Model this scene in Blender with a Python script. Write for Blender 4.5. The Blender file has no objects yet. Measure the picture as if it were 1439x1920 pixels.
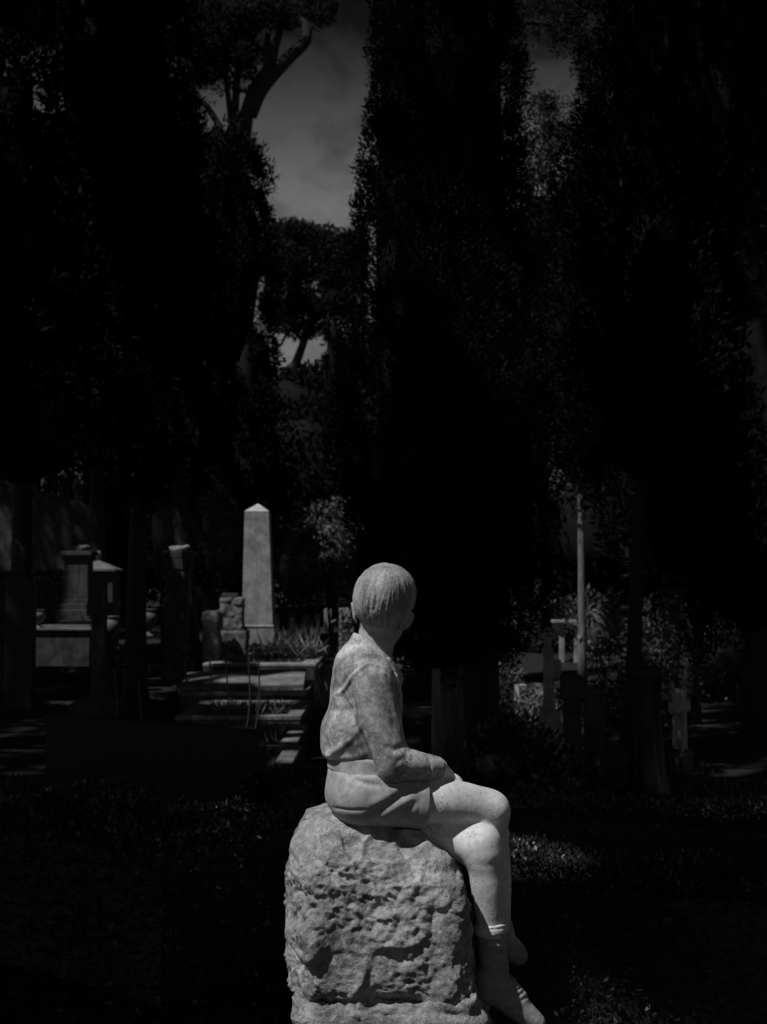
import bpy, math, random
import numpy as np
from mathutils import Vector

# ------------------------------------------------------------------ camera, sky, sun, exposure
SC = bpy.context.scene
COL = SC.collection
FPX, CX, CY, HOR = 2400.0, 719.5, 960.0, 1110.0          # focal length and horizon in photo pixels
EYE = 1.5
PITCH = math.atan((HOR - CY) / FPX)
cam_d = bpy.data.cameras.new('camera')
cam = bpy.data.objects.new('camera', cam_d)
COL.objects.link(cam)
cam.location = (0, 0, EYE)
cam.rotation_euler = (math.pi / 2 + PITCH, 0, 0)
cam_d.sensor_fit = 'VERTICAL'
cam_d.sensor_height = 36
cam_d.lens = 36 * FPX / 1920
cam_d.clip_end = 2000
cam_d.dof.use_dof = True
cam_d.dof.focus_distance = 3.45
cam_d.dof.aperture_fstop = 6.3
SC.camera = cam

SUN_EL = math.radians(57)
SUN_AZ = math.atan2(-0.80, -0.60)                         # from the left and a little behind the camera
SUN = np.array([math.sin(SUN_AZ) * math.cos(SUN_EL), math.cos(SUN_AZ) * math.cos(SUN_EL), math.sin(SUN_EL)])
sun_d = bpy.data.lights.new('sun', 'SUN')
sun_d.energy = 5.0
sun_d.angle = math.radians(0.55)
sun_d.color = (1, 1, 1)                                   # black-and-white photograph: neutral light
sun = bpy.data.objects.new('sun', sun_d)
COL.objects.link(sun)
sun.rotation_euler = Vector(-SUN).to_track_quat('-Z', 'Y').to_euler()

world = bpy.data.worlds.new('World')
SC.world = world
world.use_nodes = True
wn, wl = world.node_tree.nodes, world.node_tree.links
wn.clear()


def wnode(t, **kw):
    n = wn.new(t)
    for k, v in kw.items():
        setattr(n, k, v)
    return n


def wmath(op, a, b=None, clamp=False):
    n = wnode('ShaderNodeMath', operation=op, use_clamp=clamp)
    for i, s in enumerate((a, b)):
        if s is None:
            continue
        if isinstance(s, (int, float)):
            n.inputs[i].default_value = s
        else:
            wl.new(s, n.inputs[i])
    return n.outputs[0]


wo = wnode('ShaderNodeOutputWorld')
wb = wnode('ShaderNodeBackground')
wsky = wnode('ShaderNodeTexSky', sky_type='NISHITA', sun_disc=False, sun_elevation=SUN_EL, sun_rotation=SUN_AZ,
             air_density=1.0, dust_density=1.0, ozone_density=1.0)
wsep = wnode('ShaderNodeSeparateColor')
wl.new(wsky.outputs[0], wsep.inputs[0])                   # red channel only, like a red filter on b/w film
wtc = wnode('ShaderNodeTexCoord')
wxyz = wnode('ShaderNodeSeparateXYZ')
wl.new(wtc.outputs['Generated'], wxyz.inputs[0])
zz = wmath('ADD', wmath('MAXIMUM', wxyz.outputs[2], 0.0), 0.12)
wcmb = wnode('ShaderNodeCombineXYZ')                      # the cloud sheet as a plane overhead
wl.new(wmath('DIVIDE', wxyz.outputs[0], zz), wcmb.inputs[0])
wl.new(wmath('DIVIDE', wxyz.outputs[1], zz), wcmb.inputs[1])
wmap = wnode('ShaderNodeMapping')
wl.new(wcmb.outputs[0], wmap.inputs[0])
wmap.inputs['Rotation'].default_value = (0, 0, math.radians(-35))
wmap.inputs['Scale'].default_value = (1.9, 0.9, 1)
wmap.inputs['Location'].default_value = (0.35, 0.1, 0)
n1 = wnode('ShaderNodeTexNoise')
n1.inputs['Scale'].default_value = 2.4
n1.inputs['Detail'].default_value = 9
n1.inputs['Roughness'].default_value = 0.55
n1.inputs['Distortion'].default_value = 0.6
wl.new(wmap.outputs[0], n1.inputs['Vector'])
n2 = wnode('ShaderNodeTexNoise')
n2.inputs['Scale'].default_value = 8
n2.inputs['Detail'].default_value = 7
wl.new(wmap.outputs[0], n2.inputs['Vector'])
cl = wmath('ADD', wmath('MULTIPLY', n1.outputs[0], 0.7), wmath('MULTIPLY', n2.outputs[0], 0.3))
edge = wmath('ADD', wxyz.outputs[2], wmath('MULTIPLY', wmath('SUBTRACT', cl, 0.5), 0.28))
deck = wnode('ShaderNodeMapRange', interpolation_type='SMOOTHSTEP')
wl.new(edge, deck.inputs[0])
for i, v in ((1, 0.325), (2, 0.405), (3, 1.06), (4, 0.10)):
    deck.inputs[i].default_value = v                      # bright band under a heavy cloud deck
var = wnode('ShaderNodeMapRange')
wl.new(cl, var.inputs[0])
for i, v in ((1, 0.36), (2, 0.64), (3, 0.45), (4, 1.5)):
    var.inputs[i].default_value = v
fac = wmath('MULTIPLY', deck.outputs[0], var.outputs[0])
wl.new(wmath('MULTIPLY', wsep.outputs[0], fac), wb.inputs['Color'])
wb.inputs['Strength'].default_value = 0.085
wl.new(wb.outputs[0], wo.inputs[0])

SC.view_settings.view_transform = 'Standard'
SC.view_settings.look = 'None'
SC.view_settings.exposure = -0.6
SC.view_settings.gamma = 1.0
SC.cycles.max_bounces = 4
SC.cycles.diffuse_bounces = 3
SC.cycles.glossy_bounces = 2
SC.cycles.sample_clamp_indirect = 4
SC.cycles.use_denoising = True

RNG = np.random.default_rng(7)
random.seed(5)
CP, SP = math.cos(PITCH), math.sin(PITCH)


def at(px, py, Y):
    """photo pixel -> world point on the plane y = Y"""
    u, v = (px - CX) / FPX, (CY - py) / FPX
    d = np.array([u, CP - v * SP, SP + v * CP])
    t = Y / d[1]
    return np.array([d[0] * t, Y, EYE + d[2] * t])


def X(px, Y):
    return at(px, HOR, Y)[0]


def Z(py, Y):
    return at(CX, py, Y)[2]


def project(P):
    r = P - np.array([0, 0, EYE])
    dep = r[:, 1] * CP + r[:, 2] * SP
    up = -r[:, 1] * SP + r[:, 2] * CP
    return CX + FPX * r[:, 0] / dep, CY - FPX * up / dep


def g(x, y):
    """height of the ground: level round the statue, rising gently to the old wall"""
    x = np.asarray(x, float)
    y = np.asarray(y, float)
    h = 0.045 * (np.clip(y, 16, 45) - 16) + 0.02 * np.sin(x * 1.3 + y * .7) * np.clip((y - 5) / 6, 0, 1) \
        + 0.015 * np.sin(x * 3.1 - y * 2.3)
    return h


def G(x, y):
    return float(g(x, y))


# ------------------------------------------------------------------ materials
MATS = {}


def nmat(name):
    m = bpy.data.materials.new(name)
    m.use_nodes = True
    MATS[name] = m
    nt = m.node_tree
    b = nt.nodes['Principled BSDF']
    return m, nt.nodes, nt.links, b


def ramp(nodes, links, src, stops):
    r = nodes.new('ShaderNodeValToRGB')
    links.new(src, r.inputs[0])
    e = r.color_ramp.elements
    while len(e) < len(stops):
        e.new(0.5)
    for k, (p, v) in enumerate(stops):
        e[k].position = p
        e[k].color = (v, v, v, 1)
    return r.outputs[0]


def noise(nodes, links, co, scale, detail=5, rough=.55, dist=0.0):
    n = nodes.new('ShaderNodeTexNoise')
    n.inputs['Scale'].default_value = scale
    n.inputs['Detail'].default_value = detail
    n.inputs['Roughness'].default_value = rough
    n.inputs['Distortion'].default_value = dist
    links.new(co, n.inputs['Vector'])
    return n.outputs[0]


def mul(nodes, links, a, b, fac=1.0):
    m = nodes.new('ShaderNodeMix')
    m.data_type = 'RGBA'
    m.blend_type = 'MULTIPLY'
    m.inputs[0].default_value = fac
    links.new(a, m.inputs[6])
    links.new(b, m.inputs[7])
    return m.outputs[2]


def stone(name, lo, hi, scale=6, grain=60, speck=0.0, streak=0.0, bump=.25, rough=.75, bdist=.004, grain_amt=.35, patina=None, blot=0.0):
    m, N, L, b = nmat(name)
    co = N.new('ShaderNodeTexCoord').outputs['Object']
    c = ramp(N, L, noise(N, L, co, scale, 6, .6, .4), [(.32, lo), (.68, hi)])
    fine = noise(N, L, co, grain, 4, .7)
    c = mul(N, L, c, ramp(N, L, fine, [(.3, 1 - grain_amt), (.65, 1.0)]))
    if speck:
        sp = noise(N, L, co, 260, 2, .5)
        pat = noise(N, L, co, scale * 2.2, 3, .5)
        a = N.new('ShaderNodeMath')
        a.operation = 'ADD'
        L.new(sp, a.inputs[0])
        ml = N.new('ShaderNodeMath')
        ml.operation = 'MULTIPLY'
        ml.inputs[1].default_value = .35
        L.new(pat, ml.inputs[0])
        L.new(ml.outputs[0], a.inputs[1])
        c = mul(N, L, c, ramp(N, L, a.outputs[0], [(.79, 1.0), (.86, .25)]), speck)
    if streak:
        mp = N.new('ShaderNodeMapping')
        mp.inputs['Scale'].default_value = (14, 14, 1.2)
        L.new(co, mp.inputs[0])
        c = mul(N, L, c, ramp(N, L, noise(N, L, mp.outputs[0], 1.6, 5, .6), [(.35, .35), (.6, 1.0)]), streak)
    if blot:                                              # lichen-grey blotches
        c = mul(N, L, c, ramp(N, L, noise(N, L, co, scale * 2.6, 7, .72, .8), [(.42, .42), (.56, 1.0)]), blot)
    if patina:                                            # the upper part has a darker crust
        z0, z1, v = patina
        sz = N.new('ShaderNodeSeparateXYZ')
        L.new(co, sz.inputs[0])
        mr = N.new('ShaderNodeMapRange')
        L.new(sz.outputs[2], mr.inputs[0])
        for i, x in ((1, z0), (2, z1), (3, 1.0), (4, v)):
            mr.inputs[i].default_value = x
        c = mul(N, L, c, mr.outputs[0])
    L.new(c, b.inputs['Base Color'])
    b.inputs['Roughness'].default_value = rough
    b.inputs['Specular IOR Level'].default_value = .15
    if bump:
        bp = N.new('ShaderNodeBump')
        bp.inputs['Strength'].default_value = bump
        bp.inputs['Distance'].default_value = bdist
        L.new(fine, bp.inputs['Height'])
        L.new(bp.outputs[0], b.inputs['Normal'])
    return m


def leafmat(name, lo, hi, rough=.45, spec=.4):
    m, N, L, b = nmat(name)
    geo = N.new('ShaderNodeNewGeometry')
    L.new(ramp(N, L, geo.outputs['Random Per Island'], [(0, lo), (1, hi)]), b.inputs['Base Color'])
    b.inputs['Roughness'].default_value = rough
    b.inputs['Specular IOR Level'].default_value = spec
    return m


def barkmat(name, lo, hi):
    m, N, L, b = nmat(name)
    co = N.new('ShaderNodeTexCoord').outputs['Object']
    mp = N.new('ShaderNodeMapping')
    mp.inputs['Scale'].default_value = (30, 30, 3)
    L.new(co, mp.inputs[0])
    f = noise(N, L, mp.outputs[0], 1.5, 6, .65)
    L.new(ramp(N, L, f, [(.35, lo), (.65, hi)]), b.inputs['Base Color'])
    b.inputs['Roughness'].default_value = .9
    bp = N.new('ShaderNodeBump')
    bp.inputs['Distance'].default_value = .03
    bp.inputs['Strength'].default_value = .8
    L.new(f, bp.inputs['Height'])
    L.new(bp.outputs[0], b.inputs['Normal'])
    return m


stone('marble_skin', .58, .92, 8, 90, speck=.85, bump=.2, bdist=.002, grain_amt=.25, patina=(1.05, 1.2, .60), blot=.12)
stone('marble_shirt', .17, .82, 11, 110, speck=.85, bump=.35, bdist=.002, grain_amt=.45, blot=.62)
stone('marble_shorts', .32, .56, 9, 90, speck=.4, streak=.3, bump=.25, bdist=.002, grain_amt=.25, blot=.3)
stone('marble_hair', .30, .56, 12, 140, speck=.7, streak=.7, bump=.35, bdist=.002, grain_amt=.4, rough=.9)
stone('marble_shoe', .3, .5, 9, 90, speck=.4, bump=.3, bdist=.002, blot=.4)
stone('rock', .22, .62, 7, 75, speck=.6, bump=.9, bdist=.008, grain_amt=.5, blot=.6)
stone('white_marble', .45, .75, 5, 50, streak=.3)
stone('aged_marble', .10, .24, 5, 50, streak=.45)
stone('grey_marble', .22, .45, 6, 50, streak=.35)
stone('kerb_stone', .09, .28, 5, 40, streak=.2, bump=.5)
stone('old_stone', .03, .10, 5, 40, streak=.5, bump=.5)
stone('dark_stone', .03, .09, 6, 40, streak=.5, bump=.4)
stone('granite', .012, .03, 20, 150, bump=.05, rough=.35)
stone('rustic', .08, .26, 9, 30, bump=1.0, bdist=.02)
stone('soil', .012, .035, 9, 40, bump=1.0, bdist=.02, rough=.95)
stone('path_earth', .035, .08, 6, 60, bump=.8, bdist=.01, rough=.95)
stone('plate', .4, .5, 9, 30, bump=0)
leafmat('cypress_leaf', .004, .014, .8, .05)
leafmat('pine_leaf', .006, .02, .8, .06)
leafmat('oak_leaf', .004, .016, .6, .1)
leafmat('hedge_leaf', .008, .045, .4, .35)
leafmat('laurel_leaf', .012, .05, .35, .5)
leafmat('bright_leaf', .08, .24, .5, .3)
leafmat('camellia_leaf', .015, .12, .5, .3)
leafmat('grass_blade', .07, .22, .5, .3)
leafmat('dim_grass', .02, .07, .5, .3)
barkmat('bark', .008, .025)
barkmat('pale_bark', .08, .2)
barkmat('grey_bark', .03, .11)


# ------------------------------------------------------------------ object helpers
LOC = {}


def thing(name, label, cat, loc=(0, 0, 0), group=None):
    o = bpy.data.objects.new(name, None)
    o.empty_display_size = .1
    COL.objects.link(o)
    o.location = loc
    LOC[o.name] = np.array(loc, float)
    tag(o, label, cat, group)
    return o


def tag(o, label=None, cat=None, group=None, kind=None):
    if label:
        o['label'] = label
    if cat:
        o['category'] = cat
    if group:
        o['group'] = group
    if kind:
        o['kind'] = kind
    return o


def mesh(name, V, F, mat, parent=None, smooth=False, bevel=0, origin=None):
    """V in world space; F an (n,4)/(n,3) array or a list of tuples"""
    V = np.asarray(V, float)
    base = LOC[parent.name] if parent else (np.asarray(origin, float) if origin is not None
                                           else np.array([V[:, 0].mean(), V[:, 1].mean(), V[:, 2].min()]))
    me = bpy.data.meshes.new(name)
    W = V - base
    if isinstance(F, np.ndarray):
        k = F.shape[1]
        me.vertices.add(len(W))
        me.vertices.foreach_set('co', W.astype(np.float32).ravel())
        me.loops.add(F.size)
        me.loops.foreach_set('vertex_index', F.astype(np.int32).ravel())
        me.polygons.add(len(F))
        me.polygons.foreach_set('loop_start', np.arange(0, F.size, k, dtype=np.int32))
        if smooth:
            me.polygons.foreach_set('use_smooth', np.ones(len(F), bool))
        me.update(calc_edges=True)
    else:
        me.from_pydata(W.tolist(), [], [tuple(f) for f in F])
        if smooth:
            me.polygons.foreach_set('use_smooth', np.ones(len(me.polygons), bool))
        me.update()
    me.materials.append(MATS[mat])
    o = bpy.data.objects.new(name, me)
    COL.objects.link(o)
    if parent:
        o.parent = parent
        LOC[o.name] = base
    else:
        o.location = base
        LOC[o.name] = base
    if bevel:
        b = o.modifiers.new('bevel', 'BEVEL')
        b.width = bevel
        b.segments = 2
        b.limit_method = 'ANGLE'
    return o


def join(*parts):
    V, F, n = [], [], 0
    for v, f in parts:
        V.append(np.asarray(v, float))
        F += [tuple(int(i) + n for i in q) for q in f]
        n += len(v)
    return np.vstack(V), F


def turn(vf, c, rz=0, rx=0, ry=0):
    V = np.asarray(vf[0], float) - c
    for a, (i, j) in ((rx, (1, 2)), (ry, (2, 0)), (rz, (0, 1))):
        if a:
            ca, sa = math.cos(a), math.sin(a)
            p, q = V[:, i].copy(), V[:, j].copy()
            V[:, i], V[:, j] = ca * p - sa * q, sa * p + ca * q
    return V + c, vf[1]


BOXF = [(0, 3, 2, 1), (4, 5, 6, 7), (0, 1, 5, 4), (1, 2, 6, 5), (2, 3, 7, 6), (3, 0, 4, 7)]


def box(cx, cy, z0, z1, sx, sy, tx=1.0, ty=None):
    ty = tx if ty is None else ty
    a, b = sx / 2, sy / 2
    V = [(cx - a, cy - b, z0), (cx + a, cy - b, z0), (cx + a, cy + b, z0), (cx - a, cy + b, z0),
         (cx - a * tx, cy - b * ty, z1), (cx + a * tx, cy - b * ty, z1), (cx + a * tx, cy + b * ty, z1), (cx - a * tx, cy + b * ty, z1)]
    return np.array(V), BOXF


def lathe(c, prof, n=20):
    V, F = [], []
    for r, z in prof:
        for k in range(n):
            a = 2 * math.pi * k / n
            V.append((c[0] + r * math.cos(a), c[1] + r * math.sin(a), c[2] + z))
    m = len(prof)
    for i in range(m - 1):
        for k in range(n):
            k2 = (k + 1) % n
            F.append((i * n + k, i * n + k2, (i + 1) * n + k2, (i + 1) * n + k))
    F.append(tuple(range(n - 1, -1, -1)))
    F.append(tuple(range((m - 1) * n, m * n)))
    return np.array(V), F


def prism(poly, y0, y1):
    """outline in x-z (counter-clockwise seen from -y) pushed from y0 to y1"""
    n = len(poly)
    V = [(x, y0, z) for x, z in poly] + [(x, y1, z) for x, z in poly]
    F = [tuple(range(n)), tuple(range(2 * n - 1, n - 1, -1))]
    for k in range(n):
        k2 = (k + 1) % n
        F.append((k, k + n, k2 + n, k2))
    return np.array(V), F


def tube(pts, rad, n=10):
    pts = np.asarray(pts, float)
    V, F = [], []
    for i, p in enumerate(pts):
        t = pts[min(i + 1, len(pts) - 1)] - pts[max(i - 1, 0)]
        t = t / np.linalg.norm(t)
        a = np.cross(t, (0.3, 1, 0.1))
        a /= np.linalg.norm(a)
        b = np.cross(t, a)
        for k in range(n):
            q = 2 * math.pi * k / n
            V.append(p + rad[i] * (math.cos(q) * a + math.sin(q) * b))
    for i in range(len(pts) - 1):
        for k in range(n):
            k2 = (k + 1) % n
            F.append((i * n + k, i * n + k2, (i + 1) * n + k2, (i + 1) * n + k))
    F.append(tuple(range(n - 1, -1, -1)))
    F.append(tuple(range((len(pts) - 1) * n, len(pts) * n)))
    return np.array(V), F


def smoothpath(pts, n=6):
    pts = [np.asarray(p, float) for p in pts]
    out = []
    P = [2 * pts[0] - pts[1]] + pts + [2 * pts[-1] - pts[-2]]
    for i in range(1, len(P) - 2):
        for k in range(n):
            t = k / n
            out.append(.5 * ((2 * P[i]) + (-P[i - 1] + P[i + 1]) * t + (2 * P[i - 1] - 5 * P[i] + 4 * P[i + 1] - P[i + 2]) * t * t
                             + (-P[i - 1] + 3 * P[i] - 3 * P[i + 1] + P[i + 2]) * t ** 3))
    out.append(pts[-1])
    return np.array(out)


# numpy noise
def _hash(i, j, k, s=0):
    h = (i.astype(np.int64) * 374761393 + j.astype(np.int64) * 668265263 + k.astype(np.int64) * 2147483647 + s * 974634777) & 0xffffffff
    h = ((h ^ (h >> 13)) * 1274126177) & 0xffffffff
    h = ((h ^ (h >> 16)) * 2246822519) & 0xffffffff
    return ((h ^ (h >> 15)) & 0xffffff) / float(0xffffff)


def vnoise(P, s=0):
    I = np.floor(P).astype(np.int64)
    f = P - I
    f = f * f * f * (f * (f * 6 - 15) + 10)
    out = 0
    for a in (0, 1):
        for b in (0, 1):
            for c in (0, 1):
                w = (f[:, 0] if a else 1 - f[:, 0]) * (f[:, 1] if b else 1 - f[:, 1]) * (f[:, 2] if c else 1 - f[:, 2])
                out = out + w * _hash(I[:, 0] + a, I[:, 1] + b, I[:, 2] + c, s)
    return out * 2 - 1


def fbm(P, o=4, s=0):
    r, a, t = 0, 1.0, 0
    for k in range(o):
        r = r + a * vnoise(P * 2 ** k + 17.3 * k, s + k)
        t += a
        a *= .5
    return r / t


def worley(P, s=0):
    I = np.floor(P).astype(np.int64)
    d1 = np.full(len(P), 9.)
    d2 = np.full(len(P), 9.)
    cid = np.zeros(len(P))
    for a in (-1, 0, 1):
        for b in (-1, 0, 1):
            for c in (-1, 0, 1):
                J = I + np.array([a, b, c])
                q = np.stack([J[:, 0] + _hash(J[:, 0], J[:, 1], J[:, 2], s), J[:, 1] + _hash(J[:, 0], J[:, 1], J[:, 2], s + 1),
                              J[:, 2] + _hash(J[:, 0], J[:, 1], J[:, 2], s + 2)], 1)
                d = np.linalg.norm(P - q, axis=1)
                near = d < d1
                d2 = np.where(near, d1, np.minimum(d2, d))
                cid = np.where(near, _hash(J[:, 0], J[:, 1], J[:, 2], s + 3), cid)
                d1 = np.where(near, d, d1)
    return d1, d2, cid


# ------------------------------------------------------------------ foliage helpers
TUNNELS = []          # gaps cut in the foliage to let the sun reach chosen spots (point, radius)


def tunnel_keep(P, more=0.0):
    keep = np.ones(len(P), bool)
    for q, r in TUNNELS:
        d = P - np.asarray(q)
        t = d @ SUN
        keep &= ~((np.linalg.norm(d - t[:, None] * SUN, axis=1) < r + more) & (t > 0.3))
    return keep


def leaves(C, D, L, W, fold=.25):
    """one diamond leaf at each point C along direction D"""
    n = len(C)
    D = D / (np.linalg.norm(D, axis=1, keepdims=True) + 1e-9)
    r = RNG.normal(size=(n, 3))
    S = np.cross(D, r)
    S /= np.linalg.norm(S, axis=1, keepdims=True) + 1e-9
    Nn = np.cross(S, D)
    L = np.broadcast_to(np.asarray(L, float), (n,))[:, None]
    W = np.broadcast_to(np.asarray(W, float), (n,))[:, None]
    V = np.empty((n, 4, 3))
    V[:, 0] = C
    V[:, 1] = C + D * L * .45 + S * W * .5 + Nn * W * fold
    V[:, 2] = C + D * L
    V[:, 3] = C + D * L * .45 - S * W * .5 + Nn * W * fold
    return V.reshape(-1, 3), np.arange(n * 4).reshape(-1, 4)


def blob(c, r, n=14, m=9, amp=.18, s=0):
    """a closed lumpy ball, used as the dense inside of crowns and hedges"""
    V, F = [], []
    for i in range(m + 1):
        th = math.pi * i / m
        for k in range(n):
            ph = 2 * math.pi * k / n
            V.append((math.sin(th) * math.cos(ph), math.sin(th) * math.sin(ph), math.cos(th)))
    V = np.array(V)
    V = V * (1 + amp * vnoise(V * 2.1 + s * 3.7, s))[:, None] * np.asarray(r) + np.asarray(c)
    for i in range(m):
        for k in range(n):
            k2 = (k + 1) % n
            F.append((i * n + k, i * n + k2, (i + 1) * n + k2, (i + 1) * n + k))
    return V, np.array(F)


def unit(n):
    v = RNG.normal(size=(n, 3))
    return v / np.linalg.norm(v, axis=1, keepdims=True)


def cypress(name, label, x, y, h, z0, R, nl, tr, mat='cypress_leaf', bark='bark', lean=(0, 0), size=.07, group=None,
            prof=None, core=.72, clump=.22, loose=.0, trunk_top=.55, cut=False):
    gz = G(x, y)
    t = thing(name, label, 'tree', (x, y, gz), group)
    def axis(z):
        f = np.asarray(z) / h
        return np.stack([x + lean[0] * f, y + lean[1] * f, gz + np.asarray(z)], -1)
    zs = np.linspace(-.1, h * trunk_top, 9)
    rad = tr * (1 - .55 * np.linspace(0, 1, 9))
    rad[0] *= 1.45
    rad[1] *= 1.05
    mesh('trunk', *tube(axis(zs), rad, 12), bark, t, smooth=True)
    prof = prof or [(0, .45), (.08, .8), (.25, 1), (.5, .95), (.75, .7), (.92, .35), (1, .05)]
    pu, pv = np.array([p[0] for p in prof]), np.array([p[1] for p in prof])
    nc = max(40, int(nl / 140))
    u = RNG.random(nc * 3)
    u = u[RNG.random(len(u)) < np.interp(u, pu, pv)][:nc]
    nc = len(u)
    a = RNG.random(nc) * 2 * np.pi
    rr = R * np.interp(u, pu, pv) * (.72 + .33 * np.sqrt(RNG.random(nc)) + loose * (RNG.random(nc) - .3))
    rr = rr * (1 + .22 * vnoise(np.stack([np.cos(a) * 1.6, np.sin(a) * 1.6, u * (h - z0) * 1.1], 1), int(nl / 1000) % 40))
    c = axis(z0 + u * (h - z0))
    c[:, 0] += rr * np.cos(a)
    c[:, 1] += rr * np.sin(a)
    per = nl // nc
    out = np.stack([np.cos(a), np.sin(a), np.zeros(nc)], 1)
    s = clump * (.6 + .8 * RNG.random(nc))
    off = unit(nc * per) * (RNG.random(nc * per) ** .5)[:, None]
    off *= np.repeat(s, per)[:, None] * np.array([.55, .55, 1.25])
    C = np.repeat(c, per, 0) + off
    D = np.repeat(out, per, 0) * .55 + np.array([0, 0, .7]) + RNG.normal(size=(nc * per, 3)) * .5 + off * 2
    k = tunnel_keep(C) if cut else np.ones(len(C), bool)
    C, D = C[k], D[k]
    ll = size * (.4 + 1.3 * RNG.random(len(C)) ** 1.6)
    V, F = leaves(C, D, ll, ll * .34)
    cr = mesh('crown', V, F, mat, t)
    if core:
        n, m = 14, 22
        Vc, Fc = [], []
        for i in range(m + 1):
            uu = i / m
            p0 = axis(z0 + uu * (h - z0))
            r0 = max(.01, R * float(np.interp(uu, pu, pv)) * core) * (0.05 if i in (0, m) else 1)
            for q in range(n):
                b = 2 * math.pi * q / n
                Vc.append(p0 + np.array([math.cos(b), math.sin(b), 0]) * r0 * (1 + .22 * math.sin(3 * b + i) * math.cos(i * 1.7 + q)))
        for i in range(m):
            for q in range(n):
                q2 = (q + 1) % n
                Fc.append((i * n + q, i * n + q2, (i + 1) * n + q2, (i + 1) * n + q))
        Vc, Fc = np.array(Vc), np.array(Fc)
        if cut:
            Fc = Fc[tunnel_keep(Vc[Fc].mean(1), .25)]
        mesh('inner_foliage', Vc, Fc, mat, cr, smooth=True)
    return t


def clumps(centres, radii, per, size, up=.25, flat=1.0, asp=.5, cut=False):
    n = len(centres)
    c = np.repeat(np.asarray(centres, float), per, 0)
    r = np.repeat(np.asarray(radii, float), per)
    d = unit(n * per)
    C = c + d * (r * (.45 + .6 * RNG.random(n * per) ** .6))[:, None] * np.array([1, 1, flat])
    D = d + RNG.normal(size=d.shape) * .6 + np.array([0, 0, up])
    ll = size * (.45 + 1.1 * RNG.random(len(C)) ** 1.4)
    if cut:
        tip = D / np.linalg.norm(D, axis=1, keepdims=True) * ll[:, None]
        k = tunnel_keep(C, .04) & tunnel_keep(C + tip * .5, .08) & tunnel_keep(C + tip)
        C, D, ll = C[k], D[k], ll[k]
    return leaves(C, D, ll, ll * asp)


def ellipsoid_points(c, r, n, shell=.35):
    d = unit(n)
    return np.asarray(c) + d * np.asarray(r) * (shell + (1 - shell) * RNG.random(n) ** .45)[:, None]


def shrub(name, label, c, r, nclump, per, size, mat, cat='shrub', group=None, core=.7, crad=None, up=.3, asp=.5, cut=False):
    x, y = c[0], c[1]
    gz = G(x, y)
    t = thing(name, label, cat, (x, y, gz), group)
    st = [tube(smoothpath([(x, y, gz - .05), (x + r[0] * .2 * math.cos(q), y + r[1] * .2 * math.sin(q), gz + (c[2] - gz) * .5),
                           (x + r[0] * .5 * math.cos(q), y + r[1] * .5 * math.sin(q), c[2])], 3), np.linspace(.03, .01, 7), 6) for q in (0.3, 2.2, 4.4)]
    mesh('stem', *join(*st), 'bark', t, smooth=True)
    P = ellipsoid_points(c, r, nclump)
    P[:, 2] = np.maximum(P[:, 2], gz + .05)
    V, F = clumps(P, np.full(nclump, crad or .28 * min(r)), per, size, up=up, asp=asp, cut=cut)
    fo = mesh('foliage', V, F, mat, t)
    if core:
        bv, bf = blob(c, np.asarray(r) * core, s=int(abs(x * 13)) % 50)
        bv[:, 2] = np.maximum(bv[:, 2], gz + .02)
        mesh('inner_foliage', bv, bf, mat, fo, smooth=True)
    return t


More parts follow.
